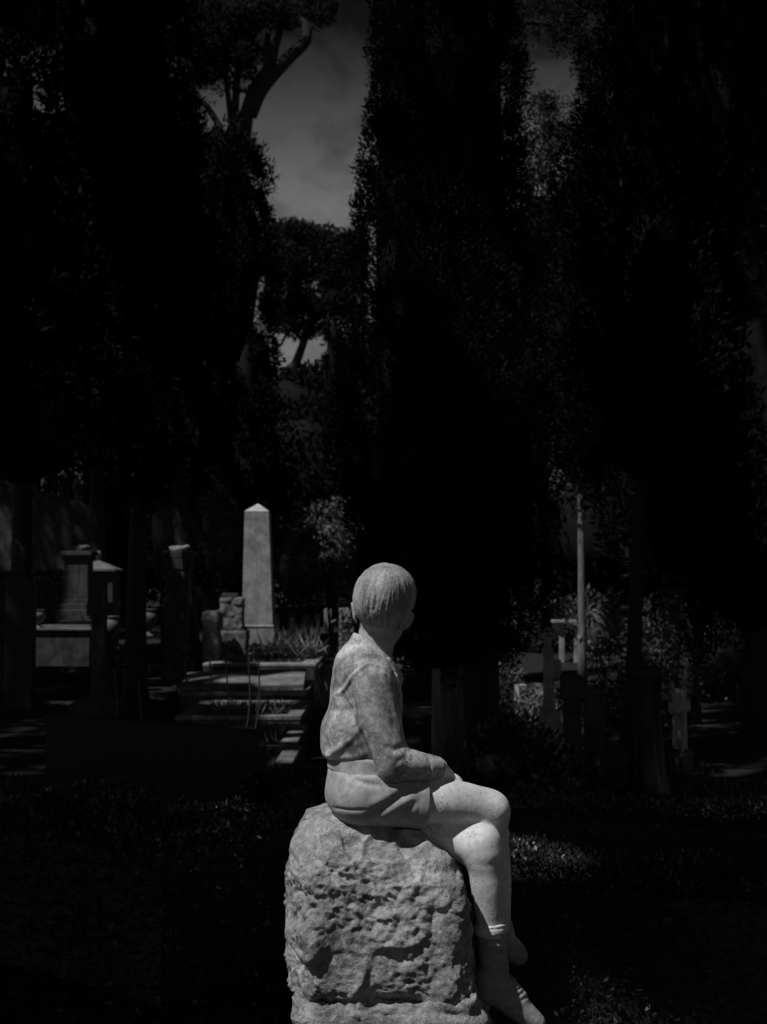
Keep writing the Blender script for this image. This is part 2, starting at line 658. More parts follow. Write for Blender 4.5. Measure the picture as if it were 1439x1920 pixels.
def hedge(name, label, pts, width, z1, n, size, mat='hedge_leaf', group=None, cat='hedge', asp=.55):
    """clipped hedge along a polyline of (x, y); flat top at height z1 above ground"""
    pts = smoothpath([(p[0], p[1], 0) for p in pts], 5)
    x0, y0 = pts[len(pts) // 2][:2]
    t = thing(name, label, cat, (x0, y0, G(x0, y0)), group)
    seg = np.linalg.norm(np.diff(pts, axis=0), axis=1)
    cum = np.concatenate([[0], np.cumsum(seg)])
    tot = cum[-1]
    def point(s):
        return np.stack([np.interp(s, cum, pts[:, 0]), np.interp(s, cum, pts[:, 1])], 1)
    s = RNG.random(n) * tot
    p = point(s)
    q = point(np.minimum(s + .02, tot)) - point(np.maximum(s - .02, 0))
    q /= np.linalg.norm(q, axis=1, keepdims=True) + 1e-9
    nrm = np.stack([-q[:, 1], q[:, 0]], 1)
    w2 = width / 2
    which = RNG.random(n)
    top = which < width / (width + 2 * z1)
    lat = np.where(top, (RNG.random(n) * 2 - 1) * w2, np.where(RNG.random(n) < .5, -w2, w2))
    zz_ = np.where(top, z1, RNG.random(n) ** .8 * z1)
    lump = .05 * vnoise(np.stack([p[:, 0] * 5, p[:, 1] * 5, zz_ * 5], 1), 4)
    lat = lat * (1 + lump * 1.5) - np.sign(lat) * np.where(top, 0, RNG.random(n) * .07)
    zz_ = zz_ + np.where(top, lump - RNG.random(n) ** 2 * .07 + .02, 0)
    C = np.stack([p[:, 0] + nrm[:, 0] * lat, p[:, 1] + nrm[:, 1] * lat, g(p[:, 0], p[:, 1]) + zz_], 1)
    D = np.stack([nrm[:, 0] * np.sign(lat) * np.where(top, .2, .8), nrm[:, 1] * np.sign(lat) * np.where(top, .2, .8), np.where(top, .9, .4)], 1)
    D += RNG.normal(size=D.shape) * .6
    ne = n // 8
    se = np.where(RNG.random(ne) < .5, 0.0, tot)
    pe = point(se)
    qe = (point(np.minimum(se + .03, tot)) - point(np.maximum(se - .03, 0)))
    qe /= np.linalg.norm(qe, axis=1, keepdims=True)
    le = (RNG.random(ne) * 2 - 1) * w2
    oe = np.where(se > 0, 1, -1) * (.05 * RNG.random(ne) - .05)
    Ce = np.stack([pe[:, 0] - qe[:, 1] * le + qe[:, 0] * oe, pe[:, 1] + qe[:, 0] * le + qe[:, 1] * oe, g(pe[:, 0], pe[:, 1]) + z1 * RNG.random(ne)], 1)
    De = np.concatenate([qe * np.where(se > 0, .8, -.8)[:, None], np.full((ne, 1), .3)], 1) + RNG.normal(size=(ne, 3)) * .6
    C, D = np.concatenate([C, Ce]), np.concatenate([D, De])
    ll = size * (.4 + 1.2 * RNG.random(len(C)) ** 1.5)
    V, F = leaves(C, D, ll, ll * asp)
    fo = mesh('foliage', V, F, mat, t)
    ring = []
    for sgn, zt in ((-1, 0), (-1, z1 - .05), (1, z1 - .05), (1, 0)):
        for sv in np.linspace(.1, tot - .1, 24):
            pp = point(np.array([sv]))[0]
            qq = (point(np.array([min(sv + .03, tot)])) - point(np.array([max(sv - .03, 0)])))[0]
            qq /= np.linalg.norm(qq)
            ring.append((pp[0] - qq[1] * sgn * (w2 - .05), pp[1] + qq[0] * sgn * (w2 - .05), G(*pp) + zt))
    Fc = []
    for r_ in range(3):
        for k in range(23):
            Fc.append((r_ * 24 + k, r_ * 24 + k + 1, (r_ + 1) * 24 + k + 1, (r_ + 1) * 24 + k))
    Fc.append((0, 24, 48, 72))
    Fc.append((23, 95, 71, 47))
    mesh('inner_foliage', ring, Fc, mat, fo)
    return t


def blades(P, hgt, wid, lean=.5, mat='grass_blade', name='grass', label=None, parent=None):
    n = len(P)
    d = RNG.normal(size=(n, 3)) * lean
    d[:, 2] = 1
    ll = hgt * (.5 + .8 * RNG.random(n))
    V, F = leaves(np.asarray(P, float), d, ll, wid, 0)
    o = mesh(name, V, F, mat, parent)
    if label:
        tag(o, label, 'grass', kind='stuff')
    return o

# ------------------------------------------------------------------ ground and path
def sheet(name, xs, ys, dz, mat):
    gx, gy = np.meshgrid(xs, ys)
    V = np.stack([gx.ravel(), gy.ravel(), g(gx, gy).ravel() + dz], 1)
    n = len(xs)
    F = np.array([(j * n + i, j * n + i + 1, (j + 1) * n + i + 1, (j + 1) * n + i) for j in range(len(ys) - 1) for i in range(n - 1)])
    o = mesh(name, V, F, mat, smooth=True, origin=(0, 0, 0))
    return tag(o, kind='structure')


sheet('ground', np.concatenate([[-700, -200, -60], np.linspace(-20, 20, 81), [60, 200, 700]]),
      np.concatenate([[-300, -60], np.linspace(-8, 46, 109), [60, 120, 300, 900]]), 0, 'soil')

# ------------------------------------------------------------------ the statue, carved from distance fields
YS = 3.5
PXM = YS / FPX


def S(px, py, dy):
    return at(px, py, YS + dy)


def rc(P, a, b, r1, r2):
    ba = b - a
    h = np.clip(((P - a) @ ba) / (ba @ ba), 0, 1)
    return np.linalg.norm(P - a - h[:, None] * ba, axis=1) - (r1 + (r2 - r1) * h)


def ell(P, c, r, B=None):
    q = P - c
    if B is not None:
        q = q @ B.T
    r = np.asarray(r)
    k0 = np.linalg.norm(q / r, axis=1)
    k1 = np.linalg.norm(q / (r * r), axis=1) + 1e-9
    return k0 * (k0 - 1) / k1


def smin(a, b, k):
    h = np.clip(.5 + .5 * (b - a) / k, 0, 1)
    return b + (a - b) * h - k * h * (1 - h)


def smax(a, b, k):
    return -smin(-a, -b, k)


def carve(fn, lo, hi, h, refine=2):
    """surface nets on a regular grid"""
    lo, hi = np.asarray(lo, float), np.asarray(hi, float)
    n = np.ceil((hi - lo) / h).astype(int) + 1
    B = 8
    nb = -(-n // B)
    bi = np.stack(np.meshgrid(*[np.arange(k) for k in nb], indexing='ij'), -1).reshape(-1, 3)
    f = fn(lo + h * (bi * B + (B - 1) / 2))
    full = np.repeat(np.repeat(np.repeat(f.reshape(nb), B, 0), B, 1), B, 2)
    hot = bi[np.abs(f) < h * B * 1.35]
    o3 = np.stack(np.meshgrid(*[np.arange(B)] * 3, indexing='ij'), -1).reshape(-1, 3)
    for k in range(0, len(hot), 400):
        J = (hot[k:k + 400, None, :] * B + o3[None]).reshape(-1, 3)
        full[J[:, 0], J[:, 1], J[:, 2]] = fn(lo + h * J)
    vals = full[:n[0], :n[1], :n[2]]
    ins = vals < 0
    c8 = [(a, b, c) for a in (0, 1) for b in (0, 1) for c in (0, 1)]
    m = n - 1
    sub = lambda A, a, b, c: A[a:a + m[0], b:b + m[1], c:c + m[2]]
    cnt = sum(sub(ins, *o).astype(np.int8) for o in c8)
    act = (cnt > 0) & (cnt < 8)
    I = np.argwhere(act)
    idx = -np.ones(m, np.int64)
    idx[act] = np.arange(len(I))
    cv = {o: vals[I[:, 0] + o[0], I[:, 1] + o[1], I[:, 2] + o[2]] for o in c8}
    acc = np.zeros((len(I), 3))
    num = np.zeros(len(I))
    for o in c8:
        for k in range(3):
            if o[k] == 0:
                o2 = tuple(1 if q == k else o[q] for q in range(3))
                a, b = cv[o], cv[o2]
                cr = (a < 0) != (b < 0)
                t = np.where(cr, a / np.where(cr, a - b, 1), 0)
                p = np.tile(np.array(o, float), (len(I), 1))
                p[:, k] = t
                acc[cr] += p[cr]
                num[cr] += 1
    V = lo + h * (I + acc / num[:, None])
    Fs = []
    for k in range(3):
        e1, e2 = (k + 1) % 3, (k + 2) % 3
        sl0 = [slice(None)] * 3
        sl1 = [slice(None)] * 3
        sl0[k] = slice(0, -1)
        sl1[k] = slice(1, None)
        A, B = ins[tuple(sl0)], ins[tuple(sl1)]
        E = np.argwhere(A != B)
        ok = (E[:, e1] > 0) & (E[:, e2] > 0) & (E[:, e1] < m[e1]) & (E[:, e2] < m[e2])
        E = E[ok]
        flip = A[E[:, 0], E[:, 1], E[:, 2]]
        quad = []
        for d1, d2 in ((-1, -1), (0, -1), (0, 0), (-1, 0)):
            J = E.copy()
            J[:, e1] += d1
            J[:, e2] += d2
            quad.append(idx[J[:, 0], J[:, 1], J[:, 2]])
        Q = np.stack(quad, 1)
        Q[~flip] = Q[~flip][:, ::-1]
        Fs.append(Q)
    F = np.concatenate(Fs)
    F = F[(F >= 0).all(1)]
    for _ in range(refine):
        N, f0 = grad(fn, V)
        V = V - N * np.clip(f0, -h * .5, h * .5)[:, None]
    return V, F


def grad(fn, V, e=.0015):
    f0 = fn(V)
    Gd = np.stack([fn(V + np.eye(3)[k] * e) - fn(V - np.eye(3)[k] * e) for k in range(3)], 1)
    return Gd / (np.linalg.norm(Gd, axis=1, keepdims=True) + 1e-9), f0


def strokes(V, N, lines, face=.15):
    """carve folds: each line is (points in photo pixels, width px, depth mm); only on the side that faces the viewer"""
    px, pz = project(V)
    w0 = np.clip((face - N[:, 1]) / .3, 0, 1)
    disp = np.zeros(len(V))
    for pts, w, amp in lines:
        pts = smoothpath([(a, b, 0) for a, b in pts], 4)[:, :2] if len(pts) > 2 else np.array(pts, float)
        best = np.full(len(V), 1e9)
        fade = np.ones(len(V))
        tot = len(pts) - 1
        for i in range(tot):
            a, b = pts[i], pts[i + 1]
            ba = b - a
            h = np.clip(((px - a[0]) * ba[0] + (pz - a[1]) * ba[1]) / (ba @ ba + 1e-9), 0, 1)
            d = np.hypot(px - a[0] - h * ba[0], pz - a[1] - h * ba[1])
            s = (i + h) / tot
            near = d < best
            fade = np.where(near, np.clip(np.minimum(s, 1 - s) * 5 + .25, 0, 1), fade)
            best = np.minimum(best, d)
        disp += amp * .001 * np.exp(-(best / w) ** 2) * fade
    return V + N * (disp * w0)[:, None]


TF = np.array([math.cos(math.radians(24)), math.sin(math.radians(24)), 0])      # the way the chest faces
TL = np.array([-TF[1], TF[0], 0])
TB = np.stack([TF, TL, np.array([0, 0, 1.])])
# head frame: face turned away from the viewer, a little to the right, tilted
ha, hr = math.radians(11), math.radians(8)
HF = np.array([math.sin(ha), math.cos(ha), -.10])
HF /= np.linalg.norm(HF)
HR = np.cross(HF, [0, 0, 1.])
HR /= np.linalg.norm(HR)
HU = np.cross(HR, HF)
HR, HU = HR * math.cos(hr) - HU * math.sin(hr), HU * math.cos(hr) + HR * math.sin(hr)
HB = np.stack([HR, HF, HU])
HC = S(721, 1127, .015)


def hl(r, f, u):
    return HC + HR * r + HF * f + HU * u


def skull(P):
    d = ell(P, hl(0, -.004, .012), (.0815, .103, .082), HB)
    d = smin(d, ell(P, hl(-.002, -.028, -.018), (.059, .06, .062), HB), .028)
    d = smin(d, ell(P, hl(.008, -.02, .042), (.062, .07, .05), HB), .03)
    return d


def face(P):
    d = skull(P) + .004
    d = smin(d, ell(P, hl(0, .035, -.06), (.058, .058, .062), HB), .03)        # cheeks and jaw
    d = smin(d, ell(P, hl(0, .075, -.105), (.022, .02, .016), HB), .025)       # chin
    d = smin(d, rc(P, hl(0, .098, -.01), hl(0, .112, -.045), .008, .013), .012)   # nose
    for s in (-1, 1):
        d = smax(d, -ell(P, hl(s * .033, .105, -.01), (.017, .012, .010), HB), .012)
        d = smin(d, ell(P, hl(s * .033, .089, -.011), (.013, .012, .012), HB), .004)   # eyes
        d = smin(d, ell(P, hl(s * .034, .097, .008), (.022, .008, .006), HB), .01)     # brow
        # ears, flaring from the side of the skull
        eu = HU * math.cos(.38) + HR * s * math.sin(.38)        # ear plate leans outwards at the top
        fl = .6 if s > 0 else .3
        en = HR * s * math.cos(fl) - HF * math.sin(fl)
        en = en - eu * (en @ eu)
        en /= np.linalg.norm(en)
        B2 = np.stack([en, np.cross(eu, en), eu])
        ec = hl(.0735 if s > 0 else -.077, -.012, -.046 if s > 0 else -.042)
        e = smax(ell(P, ec, (.0062, .0195, .0285), B2), -ell(P, ec + en * .006, (.0045, .013, .020), B2), .003)
        d = smin(d, e, .006)
    d = smin(d, ell(P, hl(0, .097, -.068), (.022, .008, .005), HB), .006)      # lips
    d = smin(d, ell(P, hl(0, .095, -.079), (.018, .008, .005), HB), .006)
    return d


def catmull(pts, n):
    P_ = [2 * pts[0] - pts[1]] + list(pts) + [2 * pts[-1] - pts[-2]]
    out = []
    for i in range(1, len(P_) - 2):
        for j in range(n):
            t = j / n
            out.append(.5 * (2 * P_[i] + (P_[i + 1] - P_[i - 1]) * t + (2 * P_[i - 1] - 5 * P_[i] + 4 * P_[i + 1] - P_[i + 2]) * t * t
                             + (3 * P_[i] - P_[i - 1] - 3 * P_[i + 1] + P_[i + 2]) * t ** 3))
    out.append(pts[-1])
    return out


def limb(P, pts, k=.02):
    d = None
    k = min(k, .002)
    if len(pts) > 2:                                     # smooth taper through the joints
        fine = catmull([np.append(a, r) for a, r in pts], 4)
        pts = [(f[:3], f[3]) for f in fine]
    for (a, ra), (b, rb) in zip(pts[:-1], pts[1:]):
        e = rc(P, a, b, ra, rb)
        d = e if d is None else smin(d, e, k)
    return d


R_THIGH = [(S(702, 1496, -.05), .064), (S(800, 1502, -.035), .064), (S(868, 1509, -.008), .0605), (S(915, 1520, .015), .054)]
R_CALF = [(S(915, 1522, .015), .053), (S(921, 1580, .055), .049), (S(927, 1650, .075), .047), (S(936, 1735, .085), .033), (S(946, 1770, .082), .03)]
L_THIGH = [(S(720, 1525, .06), .062), (S(820, 1562, .01), .058), (S(899, 1583, -.03), .052)]
L_KNEE = [(S(901, 1583, -.034), .0535), (S(906, 1600, -.04), .047)]
L_CALF = [(S(909, 1606, -.036), .0455), (S(914, 1650, -.034), .046), (S(918, 1695, -.028), .042), (S(921, 1735, -.022), .0375), (S(928, 1810, -.012), .034)]
R_ARM = [(S(702, 1275, -.065), .036), (S(734, 1425, -.085), .034), (S(820, 1441, -.03), .027)]
R_HAND = [(S(820, 1440, -.03), .026), (S(840, 1458, .02), .022)]
L_ARM = [(S(675, 1275, .145), .032), (S(704, 1420, .18), .032), (S(835, 1462, .08), .027), (S(858, 1476, .06), .022)]


def figure(P):
    d = face(P)
    d = smin(d, limb(P, [(S(709, 1178, .03), .050), (S(700, 1240, .02), .050)]), .018)
    d = smin(d, ell(P, S(688, 1310, .035), (.058, .085, .11), TB), .03)
    d = smin(d, ell(P, S(695, 1440, .03), (.065, .095, .12), TB), .03)
    d = smin(d, limb(P, R_ARM), .02)
    d = smin(d, limb(P, L_ARM), .02)
    d = smin(d, limb(P, R_HAND, .015), .012)
    for k in range(4):                                                          # fingers over the thigh
        a = S(840 + k * 1, 1460 + k, .012 + k * .013)
        b = S(852 + k * 2, 1478, .03 + k * .013)
        c = S(858 - k * 2, 1500, .045 + k * .010)
        d = smin(d, limb(P, [(a, .0098), (b, .009), (c, .0075)], .006), .006)
        a2 = S(858, 1474, .045 + k * .014)
        b2 = S(880, 1486, .045 + k * .015)
        d = smin(d, limb(P, [(a2, .0098), (b2, .0085), (S(892, 1500, .05 + k * .013), .0075)], .006), .006)
    d = smin(d, limb(P, [(S(834, 1456, .0), .011), (S(850, 1470, .01), .009)], .006), .008)
    d1 = smin(limb(P, R_THIGH, .03), limb(P, R_CALF, .03), .028)
    d1 = smin(d1, ell(P, S(930, 1518, .004), (.032, .036, .034)), .02)            # kneecap
    d2 = smin(limb(P, L_THIGH, .03), smin(limb(P, L_KNEE, .02), limb(P, L_CALF, .03), .03), .028)
    d2 = smin(d2, ell(P, S(904, 1578, -.05), (.034, .034, .036)), .02)
    d = smin(d, smin(d1, d2, .006), .012)
    return d


def hair(P):
    q = (P - HC) @ HB.T
    d = skull(P) - .0028
    # hairline: round the ears, across the nape and above the forehead
    side = np.clip((np.abs(q[:, 0]) - .045) / .03, 0, 1)
    line = -.078 + side * np.clip(q[:, 1] + .03, 0, .05) * 1.2 + np.clip(q[:, 1] - .0, 0, 1) * 1.3
    d = smax(d, (line - q[:, 2]) * .55, .014)
    return d


CN = np.array([.62, .2, .75])
CN = CN / np.linalg.norm(CN)                                                   # collar plane leans forward and down


def shirt_core(P):
    d = ell(P, S(684, 1305, .035), (.090, .122, .15), TB)
    q = (P - S(675, 1388, .03)) @ TB.T
    d = smin(d, smax((np.hypot(q[:, 0] / .101, q[:, 1] / .136) - 1) * .101, np.abs(q[:, 2]) - .058, .045), .06)
    d = smin(d, rc(P, S(694, 1257, -.045), S(668, 1248, .12), .047, .04), .05)
    d = smin(d, rc(P, S(688, 1240, .03), S(696, 1200, .03), .075, .045), .04)
    d = smax(d, (P - S(700, 1213, .03)) @ CN, .01)
    return d


def shirt(P):
    d = shirt_core(P)
    s1 = limb(P, [(S(699, 1272, -.072), .058), (S(708, 1330, -.088), .0565), (S(730, 1420, -.095), .052)], .02)
    s1 = smin(s1, limb(P, [(S(736, 1428, -.093), .052), (S(775, 1438, -.075), .044), (S(818, 1441, -.034), .033)], .02), .012)
    s1 = smin(s1, ell(P, S(733, 1445, -.095), (.035, .04, .03)), .02)
    s2 = limb(P, [(S(672, 1270, .15), .046), (S(704, 1420, .18), .046), (S(828, 1460, .08), .033)], .02)
    d = smin(d, s1, .007)
    d = smin(d, s2, .01)
    # sleeve ends square at the cuff
    n = (S(822, 1443, -.03) - S(775, 1437, -.075))
    n /= np.linalg.norm(n)
    return smax(d, (P - S(825, 1443, -.03)) @ n, .004)


def collar(P):
    c = S(701, 1212, .03)
    ax = np.array([-.02, .0, 1.])
    outer = rc(P, S(692, 1262, .03), S(706, 1180, .03), .097, .054)
    inner = rc(P, S(694, 1262, .03), S(708, 1170, .03), .084, .0435)
    d = smax(outer, -inner, .003)
    top = (P - S(700, 1217, .03)) @ CN
    d = smax(d, top, .003)
    low = -((P - S(700, 1217, .03)) @ CN + .046)
    return smax(d, low, .003)


def lapel(P):
    a = limb(P, [(S(727, 1240, -.045), .012), (S(741, 1280, -.045), .014), (S(747, 1325, -.035), .012), (S(741, 1368, -.04), .009)], .012)
    return a


def waistband(P):
    q = (P - S(683, 1437, .025)) @ TB.T
    k = np.hypot(q[:, 0] / .094, q[:, 1] / .133)
    d = (k - 1) * .094
    h = np.abs(P[:, 2] + .06 * (P[:, 0] - S(683, 1437, 0)[0]) - S(683, 1430, .025)[2]) - .024
    return smax(d, h, .008)


def shorts(P):
    d = ell(P, S(697, 1485, .03), (.112, .155, .085))
    d = smin(d, ell(P, S(668, 1490, .03), (.074, .14, .066)), .03)
    q = (P - S(690, 1465, .03)) @ TB.T
    cyl = smax((np.hypot(q[:, 0] / .103, q[:, 1] / .14) - 1) * .103, np.abs(q[:, 2]) - .055, .03)
    d = smin(d, cyl, .03)
    s1 = limb(P, [(S(690, 1488, -.05), .076), (S(800, 1502, -.038), .0745)])
    n = S(915, 1516, .01) - S(700, 1497, -.05)
    n = n / np.linalg.norm(n) + np.array([0, 0, .07])
    n /= np.linalg.norm(n)
    s1 = smax(s1, (P - S(797, 1500, -.04)) @ n, .004)
    s2 = limb(P, [(S(700, 1505, .09), .075), (S(800, 1535, .045), .068)])
    s2 = smax(s2, (P - S(785, 1530, .05)) @ n, .004)
    d = smin(smin(d, s1, .05), s2, .03)
    d = smax(d, P[:, 2] - S(690, 1440, .03)[2], .006)
    return smax(d, (P - S(797, 1500, -.04)) @ n, .003)


def sock_l(P):
    return limb(P, [(S(921, 1738, -.02), .0395), (S(925, 1790, -.015), .038), (S(930, 1828, -.01), .036)], .02)


def cuff_l(P):
    q = P - S(921, 1739, -.02)
    h = np.hypot(q[:, 0], q[:, 1])
    return np.hypot(np.maximum(np.abs(q[:, 2] + .12 * -q[:, 0]) - .007, 0), h - .0385) - .0075


def shoe_l(P):
    d = limb(P, [(S(918, 1832, -.008), .040), (S(936, 1858, -.004), .041), (S(974, 1893, .002), .035), (S(1004, 1918, .006), .028)], .03)
    d = smin(d, ell(P, S(912, 1858, -.006), (.032, .034, .034)), .02)
    d = smin(d, rc(P, S(952, 1843, -.006), S(972, 1868, 0), .02, .022), .02)    # tongue
    return d


def shoe_r(P):
    d = limb(P, [(S(942, 1768, .085), .034), (S(958, 1779, .082), .033), (S(972, 1791, .08), .0265)], .02)
    return d


def sock_r(P):
    return limb(P, [(S(938, 1738, .085), .0355), (S(944, 1762, .083), .035)], .02)


def extent(a, b, dy0, dy1):
    p = [S(a[0], b[1], dy1), S(b[0], a[1], dy1), S(a[0], b[1], dy0), S(b[0], a[1], dy0)]
    return np.min(p, 0), np.max(p, 0)


statue = thing('boy_statue', 'weathered white marble statue of a boy sitting cross-legged on a rough rock', 'statue', (S(710, 1500, .03)[0], YS + .03, 0))


def relax(V, F, it, w):
    A = F[:, [0, 1, 2, 3]].ravel()
    B = F[:, [1, 2, 3, 0]].ravel()
    n = len(V)
    cnt = np.bincount(A, minlength=n) + np.bincount(B, minlength=n)
    for k in range(it):
        for f in ((.55, -.57) if k > 5 else (.5,)):                            # smooth without shrinking
            S_ = np.stack([np.bincount(A, V[B, c], n) + np.bincount(B, V[A, c], n) for c in range(3)], 1)
            V = V + (f * w)[:, None] * (S_ / np.maximum(cnt, 1)[:, None] - V)
    return V


def sculpt(name, fn, lo, hi, h, mat, parent, lines=(), extra=None, soft=0):
    V, F = carve(fn, lo, hi, h)
    if soft:
        V = relax(V, F, soft, np.clip((S(0, 1200, 0)[2] - V[:, 2]) / .03, 0, 1) if name == 'figure' else np.ones(len(V)))
    N, _ = grad(fn, V)
    if lines:
        V = strokes(V, N, lines)
    if extra is not None:
        V = extra(V, N)
    return mesh(name, V, F, mat, parent, smooth=True)


lo, hi = extent((585, 1050), (1000, 1850), -.2, .3)
fig = sculpt('figure', figure, lo, hi, .005, 'marble_skin', statue, [
    ([(796, 1549), (850, 1543), (884, 1537)], 4, -5),
    ([(872, 1606), (890, 1618), (920, 1622), (942, 1612)], 8, -1.5),
    ([(676, 1180), (700, 1186), (735, 1188)], 3, -1)], soft=14)


def strands(V, N):
    q = (V - hl(.012, -.05, .072)) @ HB.T
    az = np.arctan2(q[:, 0], -q[:, 1] - .35 * q[:, 2])
    dist = np.linalg.norm(q, axis=1)
    a = az * 5.0 + .5 * vnoise(np.stack([az * 2, dist * 16, dist * 0], 1), 3)
    n = vnoise(np.stack([a * 2.6, dist * 7, dist * 0], 1), 1) + .8 * vnoise(np.stack([a * 5.5, dist * 12, dist * 0], 1), 2)
    am = np.clip(dist / .05, 0, 1)
    return V + N * (.0013 * n * am + .0005 * vnoise(V * 150, 8))[:, None]


locks = [([(694, 1072), (690, 1085), (694, 1130), (684, 1172)], 4, -2.2), ([(703, 1070), (706, 1120), (700, 1150)], 3, -2.6),
         ([(672, 1084), (690, 1074), (706, 1066)], 6, -3)]
lo, hi = extent((645, 1045), (800, 1215), -.13, .16)
sculpt('hair', hair, lo, hi, .0023, 'marble_hair', fig, locks, strands)
lo, hi = extent((585, 1190), (850, 1480), -.2, .3)
sculpt('shirt', shirt, lo, hi, .0042, 'marble_shirt', fig, [
    ([(703, 1243), (684, 1249), (665, 1265), (650, 1287), (639, 1299)], 3, 6),
    ([(703, 1235), (682, 1241), (660, 1257), (644, 1280), (634, 1294)], 3, -5),
    ([(703, 1243), (716, 1252), (722, 1270)], 4, 2.5),
    ([(641, 1303), (652, 1332), (668, 1366), (684, 1405), (700, 1445)], 6, -12),
    ([(648, 1320), (650, 1350), (640, 1385)], 14, -11),
    ([(676, 1358), (655, 1388), (614, 1420)], 7, 9), ([(690, 1395), (660, 1410), (625, 1424)], 7, -2),
    ([(634, 1305), (622, 1350), (608, 1408)], 9, 6), ([(640, 1297), (632, 1302), (628, 1312)], 5, 5),
    ([(608, 1424), (640, 1431), (700, 1428)], 5, -3), ([(606, 1414), (640, 1421), (690, 1416)], 5, 2),
    ([(758, 1399), (738, 1406), (724, 1398)], 6, -3), ([(762, 1408), (742, 1416), (722, 1412)], 7, 2),
    ([(768, 1420), (750, 1428), (738, 1440)], 6, -2.5), ([(775, 1412), (760, 1424), (748, 1438)], 6, 2),
    ([(795, 1448), (765, 1450), (740, 1444)], 6, -4), ([(802, 1420), (809, 1438), (804, 1456)], 3, -3),
    ([(655, 1300), (672, 1330), (690, 1385)], 7, -3), ([(672, 1300), (690, 1340), (700, 1380)], 9, 3),
    ([(720, 1290), (735, 1330), (742, 1380)], 7, -3), ([(712, 1440), (725, 1462), (750, 1470)], 5, 3),
    ([(655, 1212), (690, 1226), (728, 1262)], 4, -2), ([(662, 1222), (690, 1236), (716, 1262)], 5, -3)], soft=14)
lo, hi = extent((640, 1160), (770, 1290), -.13, .18)
sculpt('collar', collar, lo, hi, .0032, 'marble_shirt', fig, [([(655, 1207), (672, 1199), (680, 1200)], 3, 2)])
lo, hi = extent((710, 1215), (770, 1385), -.1, .05)
sculpt('lapel', lapel, lo, hi, .0035, 'marble_shirt', fig, [([(735, 1258), (738, 1268)], 4, -6)])
lo, hi = extent((600, 1415), (780, 1465), -.18, .24)
sculpt('waistband', waistband, lo, hi, .0036, 'marble_shorts', fig)
lo, hi = extent((600, 1425), (830, 1580), -.19, .26)
sculpt('shorts', shorts, lo, hi, .0042, 'marble_shorts', fig, [
    ([(800, 1462), (762, 1485), (728, 1508), (686, 1532)], 6, -8), ([(775, 1494), (740, 1516), (710, 1538)], 7, 4),
    ([(760, 1470), (720, 1496), (690, 1510)], 9, 4), ([(790, 1500), (760, 1520), (735, 1545)], 6, -3),
    ([(655, 1448), (672, 1464), (715, 1474)], 5, -6), ([(650, 1450), (652, 1470), (648, 1495)], 7, 4),
    ([(622, 1514), (655, 1519), (690, 1518)], 2.5, -4),
    ([(795, 1462), (790, 1500), (782, 1540)], 3, -1), ([(625, 1455), (632, 1480), (640, 1508)], 8, -3)])
lo, hi = extent((870, 1725), (975, 1850), -.12, .06)
sculpt('sock', sock_l, lo, hi, .0036, 'marble_shorts', fig, [
    ([(895, 1757), (920, 1760), (945, 1756)], 3, -3), ([(897, 1772), (920, 1776), (948, 1770)], 4, 2.5),
    ([(902, 1786), (925, 1790), (950, 1788)], 3, -3), ([(905, 1800), (925, 1806), (952, 1800)], 3.5, 3),
    ([(903, 1808), (918, 1818), (940, 1822)], 3, -3)])
sculpt('sock_cuff', cuff_l, lo, hi, .0032, 'marble_skin', fig, [([(890, 1741), (920, 1743), (950, 1739)], 1.8, -3)])
lo, hi = extent((870, 1790), (1060, 1970), -.12, .1)
sculpt('shoe', shoe_l, lo, hi, .0038, 'marble_shoe', fig, [
    ([(908, 1817), (930, 1830), (955, 1838), (970, 1832)], 3, 3), ([(955, 1866), (966, 1850), (972, 1838)], 3, -3),
    ([(968, 1860), (978, 1850)], 2.5, -4), ([(972, 1868), (984, 1858)], 2.5, -4), ([(978, 1876), (990, 1868)], 2.5, -4),
    ([(930, 1840), (945, 1852), (956, 1866)], 2.5, -2), ([(915, 1885), (950, 1905), (985, 1935)], 4, -3)])
lo, hi = extent((895, 1720), (1010, 1830), .0, .16)
sculpt('sock', sock_r, lo, hi, .0045, 'marble_shorts', fig)
sculpt('shoe', shoe_r, lo, hi, .0042, 'marble_shoe', fig, [([(955, 1750), (962, 1770), (952, 1785)], 3, 2)])


# the rock seat
def sd_poly(x, z, poly):
    d = np.full(len(x), 1e9)
    s = np.ones(len(x))
    n = len(poly)
    for i in range(n):
        a, b = poly[i], poly[i - 1]
        e = b - a
        wx, wz = x - a[0], z - a[1]
        t = np.clip((wx * e[0] + wz * e[1]) / (e @ e), 0, 1)
        d = np.minimum(d, (wx - e[0] * t) ** 2 + (wz - e[1] * t) ** 2)
        c1, c2, c3 = z >= a[1], z < b[1], e[0] * wz > e[1] * wx
        f = (c1 & c2 & c3) | (~c1 & ~c2 & ~c3)
        s = np.where(f, -s, s)
    return s * np.sqrt(d)


def poly_px(pts, dy=0.0):
    return [S(a, b, dy)[[0, 2]] for a, b in pts]


ROCK = poly_px([(551, 1578), (572, 1540), (630, 1520), (700, 1536), (785, 1551), (838, 1592), (866, 1628), (876, 1680), (882, 1760),
                (884, 1848), (545, 1848), (541, 1790), (536, 1705), (541, 1640)])
BASE = poly_px([(556, 1832), (886, 1826), (908, 1872), (920, 1935), (990, 2080), (1010, 2165), (560, 2165), (585, 2000), (566, 1900), (555, 1868)])


